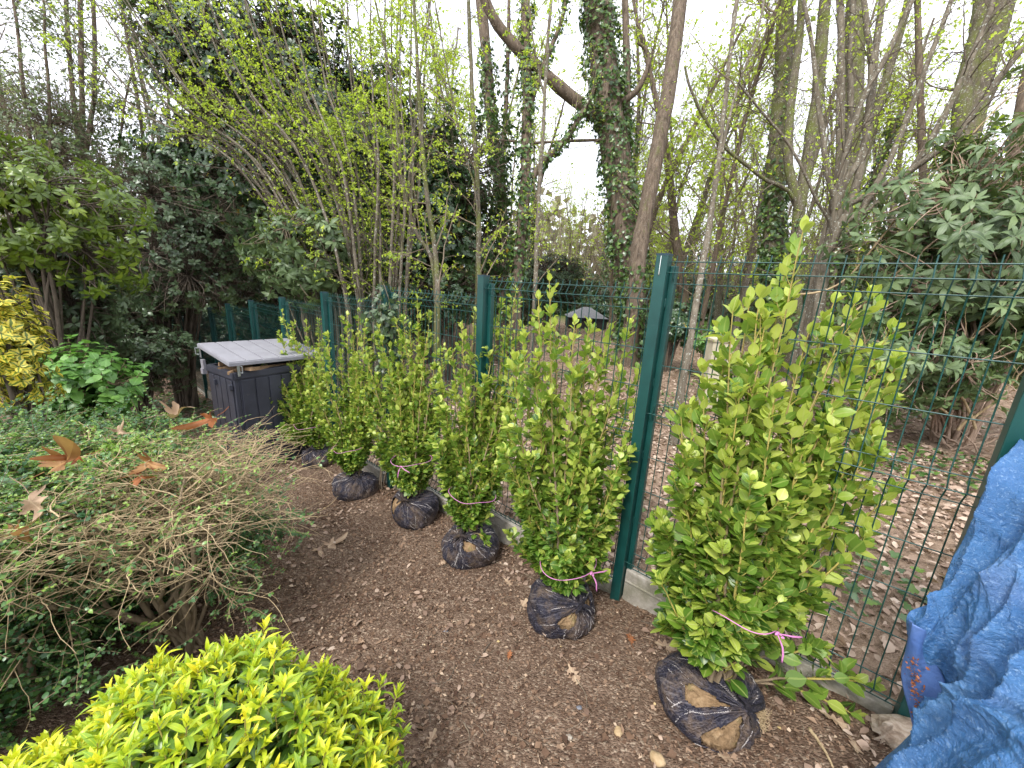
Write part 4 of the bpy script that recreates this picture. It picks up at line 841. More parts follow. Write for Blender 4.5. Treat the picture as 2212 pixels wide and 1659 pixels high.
for (pts_, a, b) in [([(1760, 800, 5.2), (1768, 700, 5.2), (1785, 590, 5.2), (1800, 500, 5.2), (1812, 380, 5.2), (1815, 200, 5.2), (1810, -80, 5.3)], 22, 10),
                     ([(1790, 560, 5.2), (1850, 420, 5.1), (1885, 250, 5.1), (1900, 120, 5.1), (1925, -80, 5.1)], 15, 9),
                     ([(1800, 500, 5.2), (1890, 410, 5.), (1960, 250, 4.9), (2010, 120, 4.8), (2080, -60, 4.7)], 12, 6),
                     ([(1795, 530, 5.2), (1895, 440, 5.), (1980, 350, 4.8), (2060, 200, 4.6), (2120, 60, 4.5), (2160, -70, 4.4)], 13, 7),
                     ([(1850, 475, 5.1), (1950, 380, 4.8), (2060, 300, 4.5), (2150, 180, 4.3), (2240, 70, 4.1)], 12, 8),
                     ([(1800, 500, 5.2), (1790, 380, 5.1), (1770, 250, 5.1), (1755, 100, 5.), (1720, -70, 5.)], 12, 5),
                     ([(1805, 450, 5.2), (1860, 330, 5.1), (1880, 150, 5.1), (1870, 20, 5.1), (1860, -80, 5.1)], 12, 7),
                     ([(1800, 480, 5.2), (1835, 300, 5.2), (1840, 120, 5.2), (1850, -80, 5.2)], 12, 7),
                     ([(1790, 540, 5.2), (1760, 430, 5.), (1700, 310, 4.9), (1640, 240, 4.8), (1590, 180, 4.7)], 6, 3),
                     ([(1800, 420, 5.2), (1850, 240, 5.), (1925, 90, 4.9), (1990, -60, 4.8)], 11, 6)]: fan.append((pts_, a*1.2, b*1.35))
tree('fanning_tree', 'many stemmed tree right of centre, grey stems fanning out to the top right', 'tree', fan, M_bark_grey, 64, M_twig_dark,
     dict(n=11, len=.9, ang=.7, n2=7, len2=.34, s0=.3, r1=.009, r2=.003, flatz=.4), dict(per=5, size=.042, mat=M_horn, kind='fold', keep=.7))
tree('tall_tree', 'thick trunk at the upper right with a forked top, partly behind the rhododendron', 'tree',
     [([(2030, 800, 7.5), (2045, 620, 7.5), (2062, 450, 7.5), (2095, 280, 7.5), (2130, 140, 7.5), (2200, -100, 7.6)], 58, 44), ([(2070, 380, 7.5), (2080, 200, 7.5), (2110, 60, 7.5), (2120, -80, 7.5)], 34, 24)],
     M_bark_moss, 65, M_twig_dark, dict(n=14, len=1.4, ang=.9, n2=8, len2=.5, s0=.3, r1=.014, r2=.0035), dict(per=3, size=.045, mat=M_horn, kind='fold', keep=.6), ivy=[(0, 500, .09, .1, .6, .08)])
tree('tall_tree', 'slimmer trunk at the far right edge leaning right', 'tree',
     [([(2150, 760, 8), (2165, 560, 8), (2185, 380, 8), (2215, 180, 8), (2270, -60, 8)], 26, 18)], M_bark_brown, 66, M_twig_dark, dict(n=14, len=1.3, ang=.9, n2=8, len2=.5, s0=.2, r1=.012, r2=.0035), None)
tree('tall_tree', 'slim trunk between the fanning tree and the thick trunk at upper right', 'tree',
     [([(1985, 760, 9), (1988, 560, 9), (1990, 380, 9), (1985, 180, 9), (1975, -80, 9)], 16, 11)], M_bark_brown, 67, M_twig_dark, dict(n=16, len=1.2, ang=.9, n2=8, len2=.5, s0=.2, r1=.010, r2=.0035), dict(per=2, size=.045, mat=M_horn, kind='fold', keep=.5))

# ---- left side trees behind
for i, (pp, lab) in enumerate([
    ([([(190, 760, 8), (188, 560, 8), (190, 420, 8), (160, 220, 8), (140, -80, 8)], 16, 7), ([(190, 430, 8), (180, 200, 8), (178, -80, 8)], 12, 8), ([(192, 420, 8), (205, 200, 8), (202, -80, 8)], 10, 7), ([(192, 430, 8), (250, 370, 8), (268, 250, 8), (290, 150, 8)], 7, 3)], 'tall tree at upper left dividing into three upright stems against the sky'),
    ([([(90, 760, 7), (85, 500, 7), (60, 250, 7), (30, -60, 7)], 12, 5), ([(88, 560, 7), (110, 300, 7), (90, -60, 7)], 9, 4)], 'thin twiggy tree at the left edge with small dull leaves'),
    ([([(330, 760, 8.5), (325, 500, 8.5), (300, 250, 8.5), (250, -60, 8.5)], 12, 5), ([(325, 560, 8.5), (360, 300, 8.5), (350, 0, 8.5)], 9, 4)], 'twiggy tree between the upper left stems and the dark evergreen')]):
    tree('twiggy_tree', lab, 'tree', pp, M_bark_brown, 71+i, M_twig_dark, dict(n=24, len=1.7, ang=.9, n2=12, len2=.65, s0=.15, r1=.012, r2=.004, wob=.1, bias=(-.2, 0, .1)), dict(per=13, size=.055, mat=M_dull, kind='fold', keep=.95))

# ---- evergreens at the left
def ppos(u, v, d): return pw(u, v, d)
bush('evergreen_tree', 'tall dark evergreen with glossy leaves, its crown filling the upper left behind the coppice', 'tree', ppos(640, 330, 8.2), (3.0, 1.7, 2.9), 81, M_laurel, M_twig_dark, 5200, 7, .125, 'ovalmid', nmain=60, tw=(.016, .004), shell=.35, trunk_r=.09, lumps=.3, updir=.25, layers=[(0, 1., 6), (.12, 1., 3)])
bush('evergreen_tree', 'dark evergreen filling the gap behind the stems of the two slender mossy trunks', 'tree', ppos(935, 480, 9.5), (1.9, 1.4, 2.3), 82, M_laurel, M_twig_dark, 1900, 7, .12, 'ovalmid', nmain=30, tw=(.014, .004), shell=.35, trunk_r=.06, updir=.25, layers=[(0, 1., 6), (.12, 1., 3)])
bush('evergreen_tree', 'low dark evergreen behind the far end of the stepped fence', 'tree', ppos(450, 610, 12.5), (4.2, 1.6, 2.3), 83, M_laurel, M_twig_dark, 2400, 7, .11, 'ovalmid', nmain=30, tw=(.014, .004), shell=.3, trunk_r=.05, updir=.25, layers=[(0, 1., 6), (.1, 1., 3)])
bush('rhododendron', 'hanging rhododendron with blue green leaf rosettes above the middle of the fence', 'shrub', ppos(670, 560, 6.0), (.95, .6, .75), 84, M_rhodo, M_twig, 300, 8, .13, 'rhodo', nmain=16, tw=(.008, .004), shell=.5, updir=.1, droop=-.35, lwid=1.25, layers=[(0, 1., 8), (.05, .9, 4)])
bush('undergrowth_shrub', 'tangled grey green shrub with bare crooked twigs between the rhododendrons at left', 'shrub', ppos(350, 540, 7.0), (1.7, 1.0, 1.45), 85, M_under, M_twig_dark, 2100, 6, .085, 'ovalmid', nmain=40, tw=(.009, .003), shell=.3, bare=3, updir=.1, lumps=.35)
bush('undergrowth_shrub', 'dark tangled shrub at the foot of the left trees above the far fence end', 'shrub', ppos(130, 690, 6.2), (1.25, .9, 1.0), 86, M_under, M_twig_dark, 2400, 6, .075, 'ovalmid', nmain=36, tw=(.008, .003), shell=.25, bare=3, updir=.1, lumps=.35)
bush('undergrowth_shrub', 'leafy twig thicket at the left edge above the olive rhododendron', 'shrub', ppos(60, 330, 7.5), (1.9, 1.0, 1.3), 87, M_dull, M_twig, 1000, 6, .06, 'ovalmid', nmain=40, tw=(.007, .003), shell=.25, bare=3, updir=.2, lumps=.4)
bush('rhododendron', 'olive green rhododendron reaching in from the left edge with tan bare twigs', 'shrub', ppos(60, 470, 3.9), (1.05, .7, .80), 88, M_rhodo_olive, M_twig_dark, 760, 8, .080, 'rhodo', nmain=24, tw=(.007, .003), shell=.35, bare=2, updir=.15, lwid=1.3, layers=[(0, 1., 8), (.035, .9, 4)])
bush('rhododendron', 'lower rhododendron behind the hydrangea, dull green rosettes on long twigs', 'shrub', ppos(110, 640, 4.6), (.95, .6, .75), 89, M_under, M_twig_dark, 760, 7, .090, 'rhodo', nmain=24, tw=(.007, .003), shell=.35, bare=2, updir=.15, lwid=1.25, layers=[(0, 1., 8), (.035, .9, 3)])
bush('hydrangea', 'fresh green broad leaved hydrangea low at the left between yellow shrub and fence', 'shrub', ppos(170, 830, 3.7), (.55, .4, .42), 90, M_hyd, M_stem_wood, 300, 4, .085, 'round', nmain=22, tw=(.006, .004), shell=.35, updir=.9, droop=-.12, layers=[(0, .8, 4), (.035, 1.1, 2), (.08, 1.1, 2), (.13, 1., 2)])
bush('variegated_shrub', 'yellow variegated shrub cut off by the left edge of the picture', 'shrub', ppos(5, 740, 2.7), (.25, .25, .52), 91, M_var, M_twig_dark, 190, 6, .055, 'oval', nmain=14, tw=(.005, .003), shell=.3, updir=.6, layers=[(0, 1., 6), (.03, 1.05, 3), (.06, 1., 2)])
# ---- rhododendron at the right behind the fence
bush('rhododendron', 'large rhododendron at the right behind the fence, long drooping leaf rosettes on twisted stems', 'shrub', ppos(2130, 610, 4.6), (1.55, 1.1, 1.5), 92, M_rhodo, M_twig_pink, 1250, 8, .14, 'rhodo', base=(*ppos(2070, 940, 5.0)[:2], .0), nmain=34, tw=(.010, .004), shell=.3, updir=.12, droop=-.25, lwid=1.2, bare=1, trunk_r=.028, layers=[(0, 1., 8), (.05, .95, 4)])
bush('rhododendron', 'smaller rhododendron branch cluster low behind the right fence panel', 'shrub', ppos(2000, 790, 4.3), (.85, .5, .48), 93, M_rhodo, M_twig_pink, 260, 8, .12, 'rhodo', base=(*ppos(2040, 930, 4.9)[:2], .0), nmain=14, tw=(.008, .004), shell=.3, updir=.1, droop=-.25, lwid=1.2, trunk_r=.02)
def long_rods():
    r = np.random.default_rng(94); P = []
    for pp in ([(1700, 640, 4.9), (1830, 600, 4.9), (1990, 400, 4.6), (2120, 270, 4.4), (2230, 150, 4.2)], [(1790, 740, 4.7), (1900, 640, 4.6), (2030, 520, 4.4), (2140, 420, 4.3), (2230, 330, 4.2)], [(2060, 900, 4.5), (1960, 830, 4.3), (1880, 780, 4.2), (1850, 700, 4.1)], [(2110, 930, 4.4), (2080, 800, 4.2), (2110, 720, 4.1), (2200, 640, 4.)], [(2070, 930, 4.3), (2160, 860, 4.), (2215, 790, 3.9)]):
        P.append(smooth_path(world_path(pp), 20, r, .05))
    root = empty('rhododendron', tuple(P[2][0]), 'long bare tan rhododendron stems slanting across the view at the right', 'shrub'); m = MB(); P = np.array(P); m.tubes(P, np.linspace(.014, .005, 20), 7); part('stem', m, M_twig_tan, root)
    p, d, s, t = spawn(P, 9, .2, 1, .7, r); B = grow(p, d, r.uniform(.15, .5, len(p)), 8, .15, (0, 0, .1), r); m = MB(); m.tubes(B, np.linspace(.004, .002, 8), 4); part('branches', m, M_twig_tan, root)
    m = MB()
    for j in range(8):
        g = j*.785+r.uniform(0, .5, len(B)); tan = nrm(B[:, -1]-B[:, -2]+np.array([0, 0, .02])); ref = nrm(np.cross(tan, [.2, .1, 1.]+0*tan)); bb = np.cross(tan, ref); rd = ref*np.cos(g)[:, None]+bb*np.sin(g)[:, None]
        put_leaves(m, 'rhodo', B[:, -1], nrm(rd+.3*tan+np.array([0, 0, -.15])), nrm(tan+.2*r.standard_normal(tan.shape)+np.array([0, 0, .4])), .12*r.uniform(.7, 1.2, len(B)), r, 1.2)
    part('foliage', m, M_rhodo, root)
    m = MB(); p0 = ppos(2060, 930, 4.7); p0[2] = 0; P = grow(np.tile(p0, (16, 1))+r.uniform(-.25, .25, (16, 3))*np.array([1, 1, 0]), nrm(r.standard_normal((16, 3))*np.array([1, 1, .3])+np.array([0, 0, .6])), r.uniform(.5, 1.2, 16), 14, .33, (0, 0, .3), r)
    rt = empty('twisted_stems', tuple(p0), 'pinkish twisted bare stems at the foot of the right rhododendron', 'stems'); m.tubes(P, np.linspace(.022, .006, 14)*r.uniform(.5, 1, 16)[:, None], 7); part('stem', m, M_twig_pink, rt)
long_rods()
# ---- low things in the wood beyond the fence
bush('dark_conifer', 'dark rounded conifer seen over the second fence panel', 'shrub', ppos(1190, 610, 14), (1.3, 1.0, 1.0), 95, leafmat('conifer_leaf', [(0, (.012, .03, .01)), (1, (.045, .085, .025))], .1, .6), M_twig_dark, 1500, 7, .12, 'quadslim', nmain=20, tw=(.012, .004), shell=.6, lumps=.12)
bush('laurel_bush', 'dark laurel bush with bright new shoots just right of the near fence post', 'shrub', ppos(1455, 690, 8.5), (.55, .5, .48), 96, M_laurel, M_twig_dark, 420, 7, .10, 'ovalmid', nmain=14, tw=(.008, .003), shell=.4)
bush('leafy_bush', 'fresh green leafy clump beside the pale pillar', 'shrub', ppos(1530, 735, 8.0), (.5, .4, .25), 97, M_hyd, M_twig, 260, 5, .09, 'ovalmid', nmain=10, tw=(.006, .003), shell=.3)
bush('holly_bush', 'glossy holly bush low behind the panel with ivy', 'shrub', ppos(975, 640, 8.2), (.8, .5, .6), 98, M_laurel, M_twig_dark, 420, 6, .09, 'ovalmid', nmain=14, tw=(.008, .003), shell=.35)
bush('undergrowth_shrub', 'low dark leafy undergrowth left of the storage bin and hydrangea', 'shrub', ppos(290, 770, 6.4), (.9, .7, .55), 99, M_under, M_twig_dark, 900, 6, .075, 'ovalmid', nmain=20, tw=(.007, .003), shell=.2, updir=.1)
bush('undergrowth_shrub', 'dark leafy undergrowth filling in behind the hydrangea at the left edge', 'shrub', ppos(60, 760, 5.2), (.95, .6, .55), 100, M_under, M_twig_dark, 900, 6, .075, 'ovalmid', nmain=20, tw=(.007, .003), shell=.2, updir=.1)

# ================================================================== FAR WOOD
LM = [(-60, 'beyond the left edge plants'), (60, 'at the left edge'), (200, 'behind the tree of three stems'), (340, 'left of the dark evergreen'), (620, 'behind the dark evergreen'), (850, 'behind the coppice stems'), (1000, 'behind the fence post grown with ivy'), (1090, 'behind the left thin ivy trunk'), (1200, 'behind the right thin ivy trunk'), (1290, 'left of the big ivy tree'), (1390, 'behind the big ivy tree'), (1500, 'behind the near fence post'), (1600, 'above the pale pillar'), (1700, 'behind the ivy wrapped trunk'), (1780, 'behind the forked mossy trunk'), (1880, 'behind the fanning tree'), (2000, 'right of the fanning tree'), (2120, 'behind the thick upper right trunk'), (9999, 'at the right edge')]
def relabel(roots, spots, kinds):
    keys = {}
    for o, (u, d), k in zip(roots, spots, kinds): keys.setdefault((k, next(t for m_, t in LM if u < m_)), []).append((d, o))
    for (k, t), l in keys.items():
        l.sort(key=lambda q: q[0]); w_ = [''] if len(l) == 1 else (['nearer ', 'farther '] if len(l) == 2 else ['nearest ', 'second nearest ', 'third nearest ', 'farthest ', 'most distant '])
        for i, (d, o) in enumerate(l): o['label'] = w_[i]+k+' in the wood '+t
def far_wood():
    r = np.random.default_rng(101)
    def proto(name, label, cat, loc, seed, leafm, per, n_st, grp, ivy=0, lsz=.10):
        q = np.random.default_rng(seed); b = np.array([loc[0], loc[1], 0.]); P = []; Rr = []
        for i in range(n_st):
            st = b+np.array([q.uniform(-.4, .4), q.uniform(-.4, .4), -.1])*(i > 0); P.append(grow(st[None], np.array([[q.uniform(-.14, .14), q.uniform(-.14, .14), 1.]]), q.uniform(9, 13), 22, .035, (0, 0, .1), q)[0]); Rr.append(np.linspace(.15 if i == 0 else .07, .03, 22))
        P = np.array(P); root = empty(name, tuple(b), label, cat, grp); m = MB(); m.tubes(P, np.array(Rr), 7); part('trunk', m, M_bark_grey if seed % 2 else M_bark_brown, root)
        p, d, s, t = spawn(P, 26, .10, 1., .85, q); B1 = grow(p, d, (2.6-1.6*s)*q.uniform(.5, 1.2, len(p)), 8, .12, (0, 0, .25), q); m = MB(); m.tubes(B1, np.linspace(.022, .006, 8), 4)
        p, d, s, t = spawn(B1, 8, .15, 1., .8, q); B2 = grow(p, d, .9*q.uniform(.4, 1.2, len(p)), 5, .16, (0, 0, .05), q); m.tubes(B2, np.linspace(.008, .003, 5), 3)
        p, d, s, t = spawn(B2, 4, .2, 1., .8, q); B3 = grow(p, d, .4*q.uniform(.4, 1.2, len(p)), 3, .2, (0, 0, 0), q); m.tubes(B3, np.linspace(.004, .002, 3), 3); part('branches', m, M_twig, root)
        if per:
            s = q.random((len(B3), per)); pos, tan = interp(B3, s); pos, tan = pos.reshape(-1, 3), tan.reshape(-1, 3); k = q.random(len(pos)) < np.clip(.7+1.2*np.sin(pos[:, 0]*1.3)*np.sin(pos[:, 1]*1.2)*np.sin(pos[:, 2]*1.4+seed), .1, 1)
            m = MB(); put_leaves(m, 'fold', pos[k], nrm(tan+q.standard_normal(tan.shape)[:])[k], nrm(np.array([0, 0, 1.])+.5*q.standard_normal(pos.shape))[k], lsz*q.uniform(.5, 1.3, k.sum()), q, 1.2); part('crown', m, leafm, root)
        if ivy:
            m = MB(); put_leaves(m, 'ivy', *ivy_on(P[0], Rr[0], ivy, q, .14, .0, .75, .12), q, 1.1); part('ivy', m, M_ivy, root)
        return root
    spots = []
    for u, d in [(1330, 16), (1340, 13), (1310, 26), (1440, 15), (1500, 12), (1560, 19), (1600, 13), (1640, 24), (1690, 17), (1760, 21), (1820, 14), (1880, 19), (1930, 13), (2000, 24), (2060, 16), (2120, 20), (2180, 13), (1130, 24), (1100, 24), (1040, 15), (980, 21), (900, 17), (1350, 27), (1410, 23), (1480, 28), (1540, 30), (1730, 30), (1900, 30), (2240, 18), (2300, 25), (1225, 38), (800, 24), (680, 19), (540, 23), (400, 18), (250, 22), (120, 17), (0, 20), (-90, 15), (1345, 34), (1600, 36), (1800, 37), (1990, 36)]:
        spots.append((u, d))
    x = [ppos(u, 640, d) for u, d in spots]
    L4 = ['pale twiggy bare tree in the wood beyond the fence', 'young tree in a thin haze of yellow green leaf in the wood beyond the fence', 'ivy clad slender tree in the wood beyond the fence']
    g = 'trees of the wood beyond the fence'
    pr = [proto('woodland_tree', L4[0], 'tree', x[0], 201, None, 0, 2, g), proto('woodland_tree', L4[1], 'tree', x[1], 202, M_horn, 3, 2, g), proto('woodland_tree', L4[2], 'tree', x[2], 203, M_horn, 1, 1, g, 1500), proto('woodland_tree', L4[1], 'tree', x[3], 205, M_horn, 4, 3, g)]
    roots_ = list(pr); kinds = [0, 1, 2, 3]
    for i in range(4, len(spots)):
        k = [1, 0, 3, 2, 1, 3, 0][i % 7]; sc = r.uniform(.8, 1.15); p = x[i]
        roots_.append(dup(pr[k], (p[0], p[1], float(gz(p[0], p[1]))), r.uniform(0, 6.28), sc, '')); kinds.append(k)
    relabel(roots_, spots, [('pale twiggy bare tree', 'yellow green young tree', 'slender ivy clad tree', 'yellow green young tree')[k] for k in kinds])
    # dark evergreen understorey
    e = bush('evergreen_bush', 'dark evergreen bush in the far understorey of the wood', 'shrub', (*ppos(1330, 640, 21)[:2], .8), (2.0, 1.6, 1.5), 111, M_laurel, M_twig_dark, 900, 6, .16, 'fold', nmain=16, tw=(.012, .004), shell=.4, trunk_r=.04, group='evergreen bushes under the far trees')
    e2 = bush('evergreen_bush', 'dull grey green bush in the far understorey of the wood', 'shrub', (*ppos(1120, 640, 17)[:2], .8), (1.8, 1.5, 1.2), 112, M_under, M_twig, 900, 6, .13, 'fold', nmain=20, tw=(.010, .004), shell=.3, trunk_r=.03, bare=4, group='evergreen bushes under the far trees')
    bs = [(1080, 22, 1.3), (1000, 17, 1.1), (880, 14, 1.1), (760, 13, 1.2), (1240, 24, 1.3), (1420, 24, 1.2), (1520, 26, 1.3), (1620, 22, 1.1), (1700, 19, 1.1), (1790, 24, 1.4), (1880, 17, 1.2), (1960, 21, 1.4), (2060, 15, 1.2), (2160, 19, 1.5), (2260, 12, 1.2), (1190, 33, 1.8), (1400, 36, 2.0), (1560, 38, 1.9), (1750, 35, 2.0), (1930, 34, 2.0), (640, 15, 1.4), (500, 13, 1.3), (380, 15, 1.5), (220, 13, 1.4), (90, 14, 1.5), (-40, 11, 1.3), (-150, 9, 1.3), (40, 9.5, 1.1), (170, 10, 1.0), (300, 11.5, 1.1), (2380, 9, 1.3)]
    R_ = [e, e2]
    for i, (u, d, s) in enumerate(bs):
        q = ppos(u, 640, d); R_.append(dup((e, e2)[i % 2], (q[0], q[1], float(gz(q[0], q[1]))), r.uniform(0, 6.28), s, ''))
    relabel(R_, [(1330, 21), (1120, 17)]+[(u, d) for u, d, s in bs], ['dark evergreen bush', 'dull grey green bush']+[('dark evergreen bush', 'dull grey green bush')[i % 2] for i in range(len(bs))])
    # the wood further back, read as one mass
    N = 26000; a = r.uniform(-1.25, 1.25, N); dist = r.uniform(42, 75, N); x_, y_ = np.sin(a)*dist, np.cos(a)*dist; top = 8+3.5*np.sin(a*9)+2*np.sin(a*23+1)
    z = r.random(N)**1.15*top; m = MB(); P = np.stack([x_, y_, z], 1)
    put_leaves(m, 'fold', P, nrm(r.standard_normal((N, 3))), nrm(r.standard_normal((N, 3))), r.uniform(.5, 1.1, N), r, 1.6)
    single('distant_wood', m, M_far, (0, 50, 0), 'hazy mass of brown and green trees closing the view behind the wood', 'wood', kind='stuff')
    N = 2600; a = r.uniform(-1.2, 1.2, N); dist = r.uniform(28, 70, N); st = np.stack([np.sin(a)*dist, np.cos(a)*dist, 0*a], 1); m = MB(); g_ = grow(st, np.array([0, 0, 1.])+.12*r.standard_normal((N, 3)), r.uniform(4, 12, N), 7, .07, (0, 0, 0), r); m.tubes(g_, np.linspace(.06, .015, 7)*r.uniform(.3, 1.2, N)[:, None], 3)
    single('distant_saplings', m, M_twig, (0, 40, 0), 'crowd of thin far trunks and poles deep in the wood', 'saplings', kind='stuff')
M_far = leafmat('distant_leaf_mass', [(0, (.10, .10, .06)), (.5, (.24, .21, .15)), (1, (.32, .34, .17))], .2, .8)
far_wood()

# ================================================================== FOREGROUND PLANTS
def golden():
    r = np.random.default_rng(120); cen = np.array([-.86, .66, .12]); rad = np.array([.62, .50, .50]); root = empty('golden_shrub', (cen[0], cen[1], float(gz(cen[0], cen[1]))), 'bright yellow green evergreen shrub with upright leaf tufts at the bottom left', 'shrub')
    N = 2300; D = nrm(r.standard_normal((N*3, 3))*np.array([1, 1, .9])+np.array([0, 0, .25])); D = D[D[:, 2] > -.35][:N]; N = len(D)
    f = 1+.07*np.sin(5*D[:, 0]+1)*np.sin(6*D[:, 1])+.08*np.sin(11*D[:, 0]+D[:, 2]*7)*np.sin(12*D[:, 1]+2)+.055*r.standard_normal(N)
    tip = cen+D*rad*f[:, None]; tip[:, 2] -= .17*np.clip((cen[0]-tip[:, 0]+.05)/.6, 0, 1); up = nrm(D*.55+np.array([0, 0, .85])+.15*r.standard_normal(D.shape)); ln = r.uniform(.14, .22, N)
    P = tip[:, None]-up[:, None]*ln[:, None, None]*(1-np.linspace(0, 1, 6))[None, :, None]
    m = MB(); m.tubes(P, np.linspace(.0028, .0016, 6), 4); inner = []
    for j in range(46):
        q = cen+nrm(r.standard_normal(3)+np.array([0, 0, .9]))*rad*.72; b = np.array([cen[0]+r.uniform(-.1, .1), cen[1]+r.uniform(-.1, .1), float(gz(cen[0], cen[1]))-.03]); inner.append(smooth_path([b, b*.6+q*.4+r.standard_normal(3)*.03, q], 12, r, .02))
    part('shoots', m, M_stem_green, root); m = MB(); m.tubes(np.array(inner), np.linspace(.011, .004, 12), 6); part('stem', m, M_stem_wood, root)
    ref = nrm(np.cross(up, [.2, .1, 1.]+0*up)); bb = np.cross(up, ref); mt, ml = MB(), MB(); vig = np.clip(.6+.3*r.standard_normal(N), .1, 1)+.0
    g0 = r.uniform(0, 6.28, N)
    for j in range(16):
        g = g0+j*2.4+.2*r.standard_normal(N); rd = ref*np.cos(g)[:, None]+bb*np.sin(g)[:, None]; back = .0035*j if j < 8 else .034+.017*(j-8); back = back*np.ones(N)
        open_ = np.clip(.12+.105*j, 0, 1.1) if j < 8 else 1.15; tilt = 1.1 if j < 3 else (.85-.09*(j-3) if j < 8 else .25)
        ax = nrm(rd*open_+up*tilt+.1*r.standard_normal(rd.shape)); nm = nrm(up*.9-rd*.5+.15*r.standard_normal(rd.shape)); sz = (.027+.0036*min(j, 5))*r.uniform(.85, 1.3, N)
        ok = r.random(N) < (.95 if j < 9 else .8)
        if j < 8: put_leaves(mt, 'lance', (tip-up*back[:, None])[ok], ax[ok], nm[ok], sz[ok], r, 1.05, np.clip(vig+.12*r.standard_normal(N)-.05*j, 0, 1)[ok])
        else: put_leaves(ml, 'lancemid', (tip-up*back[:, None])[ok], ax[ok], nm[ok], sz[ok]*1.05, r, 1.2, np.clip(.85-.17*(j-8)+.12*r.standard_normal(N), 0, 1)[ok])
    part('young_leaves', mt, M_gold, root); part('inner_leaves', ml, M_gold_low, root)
golden()

def honeysuckle():
    r = np.random.default_rng(130); x0, x1, y0, y1, zt = -3.7, -1.55, 1.15, 2.55, .76
    root = empty('honeysuckle_hedge', (-1.7, 1.75, float(gz(-1.7, 1.75))), 'straggly clipped hedge of tiny green leaves with a bare tan twiggy end, left foreground', 'hedge')
    bases = np.array([(-1.61, 1.63), (-1.63, 2.02), (-1.72, 1.66), (-1.9, 1.9), (-2.2, 1.6), (-2.5, 1.9), (-2.9, 1.7), (-3.3, 1.9), (-2.1, 1.35), (-2.7, 1.4)]); S_ = []; 
    for i in range(64):
        b = bases[r.integers(0, 10) if i > 12 else i % 4]; q = np.array([np.clip(b[0]+r.normal(.05, .38), x0, x1+.12), np.clip(b[1]+r.normal(0, .3), y0, y1), zt-r.uniform(.03, .24)]); st = np.array([b[0]+r.uniform(-.04, .04), b[1]+r.uniform(-.04, .04), float(gz(*b))-.03])
        S_.append(smooth_path([st, st*.65+q*.35+np.array([0, 0, .08])+r.standard_normal(3)*.05, st*.25+q*.75+r.standard_normal(3)*.05, q], 16, r, .04))
    S_ = np.array(S_); m = MB(); m.tubes(S_, np.linspace(.017, .005, 16)*r.uniform(.6, 1.1, len(S_))[:, None], 7); part('stem', m, M_stem_wood, root)
    p, d, s, t = spawn(S_, 10, .45, 1., .9, r); d = nrm(d*np.array([1, 1, .40])+np.array([.05, -.1, .16])); T1 = grow(p, d, r.uniform(.18, .50, len(p)), 9, .16, (0, 0, .05), r)
    # clipped flat top: fold everything above the cut down to it
    def clip(P): P[..., 2] = np.where(P[..., 2] > zt, zt+(P[..., 2]-zt)*.22, P[..., 2]); return P
    T1 = clip(T1); p, d, s, t = spawn(T1, 9, .2, 1., .75, r); d = nrm(d*np.array([1, 1, .6])); T2 = clip(grow(p, d, r.uniform(.08, .26, len(p)), 7, .16, (0, 0, .03), r))
    keep = (T2[:, 0, 0] < -1.0); T2 = T2[keep]
    m = MB(); m.tubes(T1, np.linspace(.0036, .0016, 9), 4); m.tubes(T2, np.linspace(.0015, .0008, 7), 3)
    # bare bristling end at the right
    nb = 330; st = np.stack([r.uniform(-2.05, -1.66, nb), r.uniform(1.55, 2.35, nb), r.uniform(.30, .66, nb)], 1); B = grow(st, np.array([.9, -.12, .12])+.42*r.standard_normal((nb, 3))*np.array([1, 1, .7]), r.uniform(.12, .42, nb), 8, .13, (0, 0, .1), r); m.tubes(clip(B), np.linspace(.0024, .0011, 8), 4)
    nb = 110; st = np.stack([r.uniform(-2.9, -1.6, nb), r.uniform(1.2, 2.4, nb), r.uniform(.45, .70, nb)], 1); B = grow(st, np.array([.5, -.3, .05])+.6*r.standard_normal((nb, 3))*np.array([1, 1, .4]), r.uniform(.12, .4, nb), 8, .13, (0, 0, .05), r); m.tubes(clip(B), np.linspace(.0022, .001, 8), 4)
    part('twigs', m, M_twig_tan, root)
    m = MB(); n = 11; s = (np.arange(n)[None]+.5+.2*r.standard_normal((len(T2), n)))/n
    pos, tan = interp(T2, s); M_ = len(T2)
    bareness = np.clip((pos[..., 0]+2.05)/.35, 0, 1)*(pos[..., 2] > .12)*.95
    k = r.random(pos.shape[:2]) > bareness*.93; k &= r.random(pos.shape[:2]) < .55+.45*(np.sin(pos[..., 0]*6)*np.sin(pos[..., 1]*7)*np.sin(pos[..., 2]*8+1) > -.2)
    cl = np.repeat(r.random(M_)[:, None], n, 1)
    for sg in (-1, 1):
        side = nrm(np.cross(tan, np.array([0, 0, 1.])+.5*r.standard_normal((M_, 1, 3)))); ax = nrm(side*sg+.45*tan+.2*r.standard_normal(side.shape)); nm = nrm(np.array([0, 0, 1.])+.4*r.standard_normal(side.shape))
        q = k & (r.random(k.shape) < .9); put_leaves(m, 'ovalmid', pos[q], ax[q], nm[q], (.0205*(1.15-.5*s)*r.uniform(.7, 1.25, k.shape))[q], r, 1.1, np.clip(.15+.45*cl+.35*s**2+.3*np.clip((pos[..., 2]-.5)/.2, 0, 1)+.1*r.standard_normal(k.shape), 0, 1)[q])
    # leafy sprays low at the right end and thick lower growth at the left
    nb = 9500; st = np.stack([r.uniform(-3.5, -1.5, nb), r.uniform(.9, 2.4, nb), r.uniform(-.25, .74, nb)], 1); q_ = np.sin(st[:, 0]*7+1)*np.sin(st[:, 1]*8)*np.sin(st[:, 2]*9+2); st = st[((st[:, 0] < -1.9-.25*r.random(nb)) & (q_ > -.35)) | (r.random(nb) < .035)]
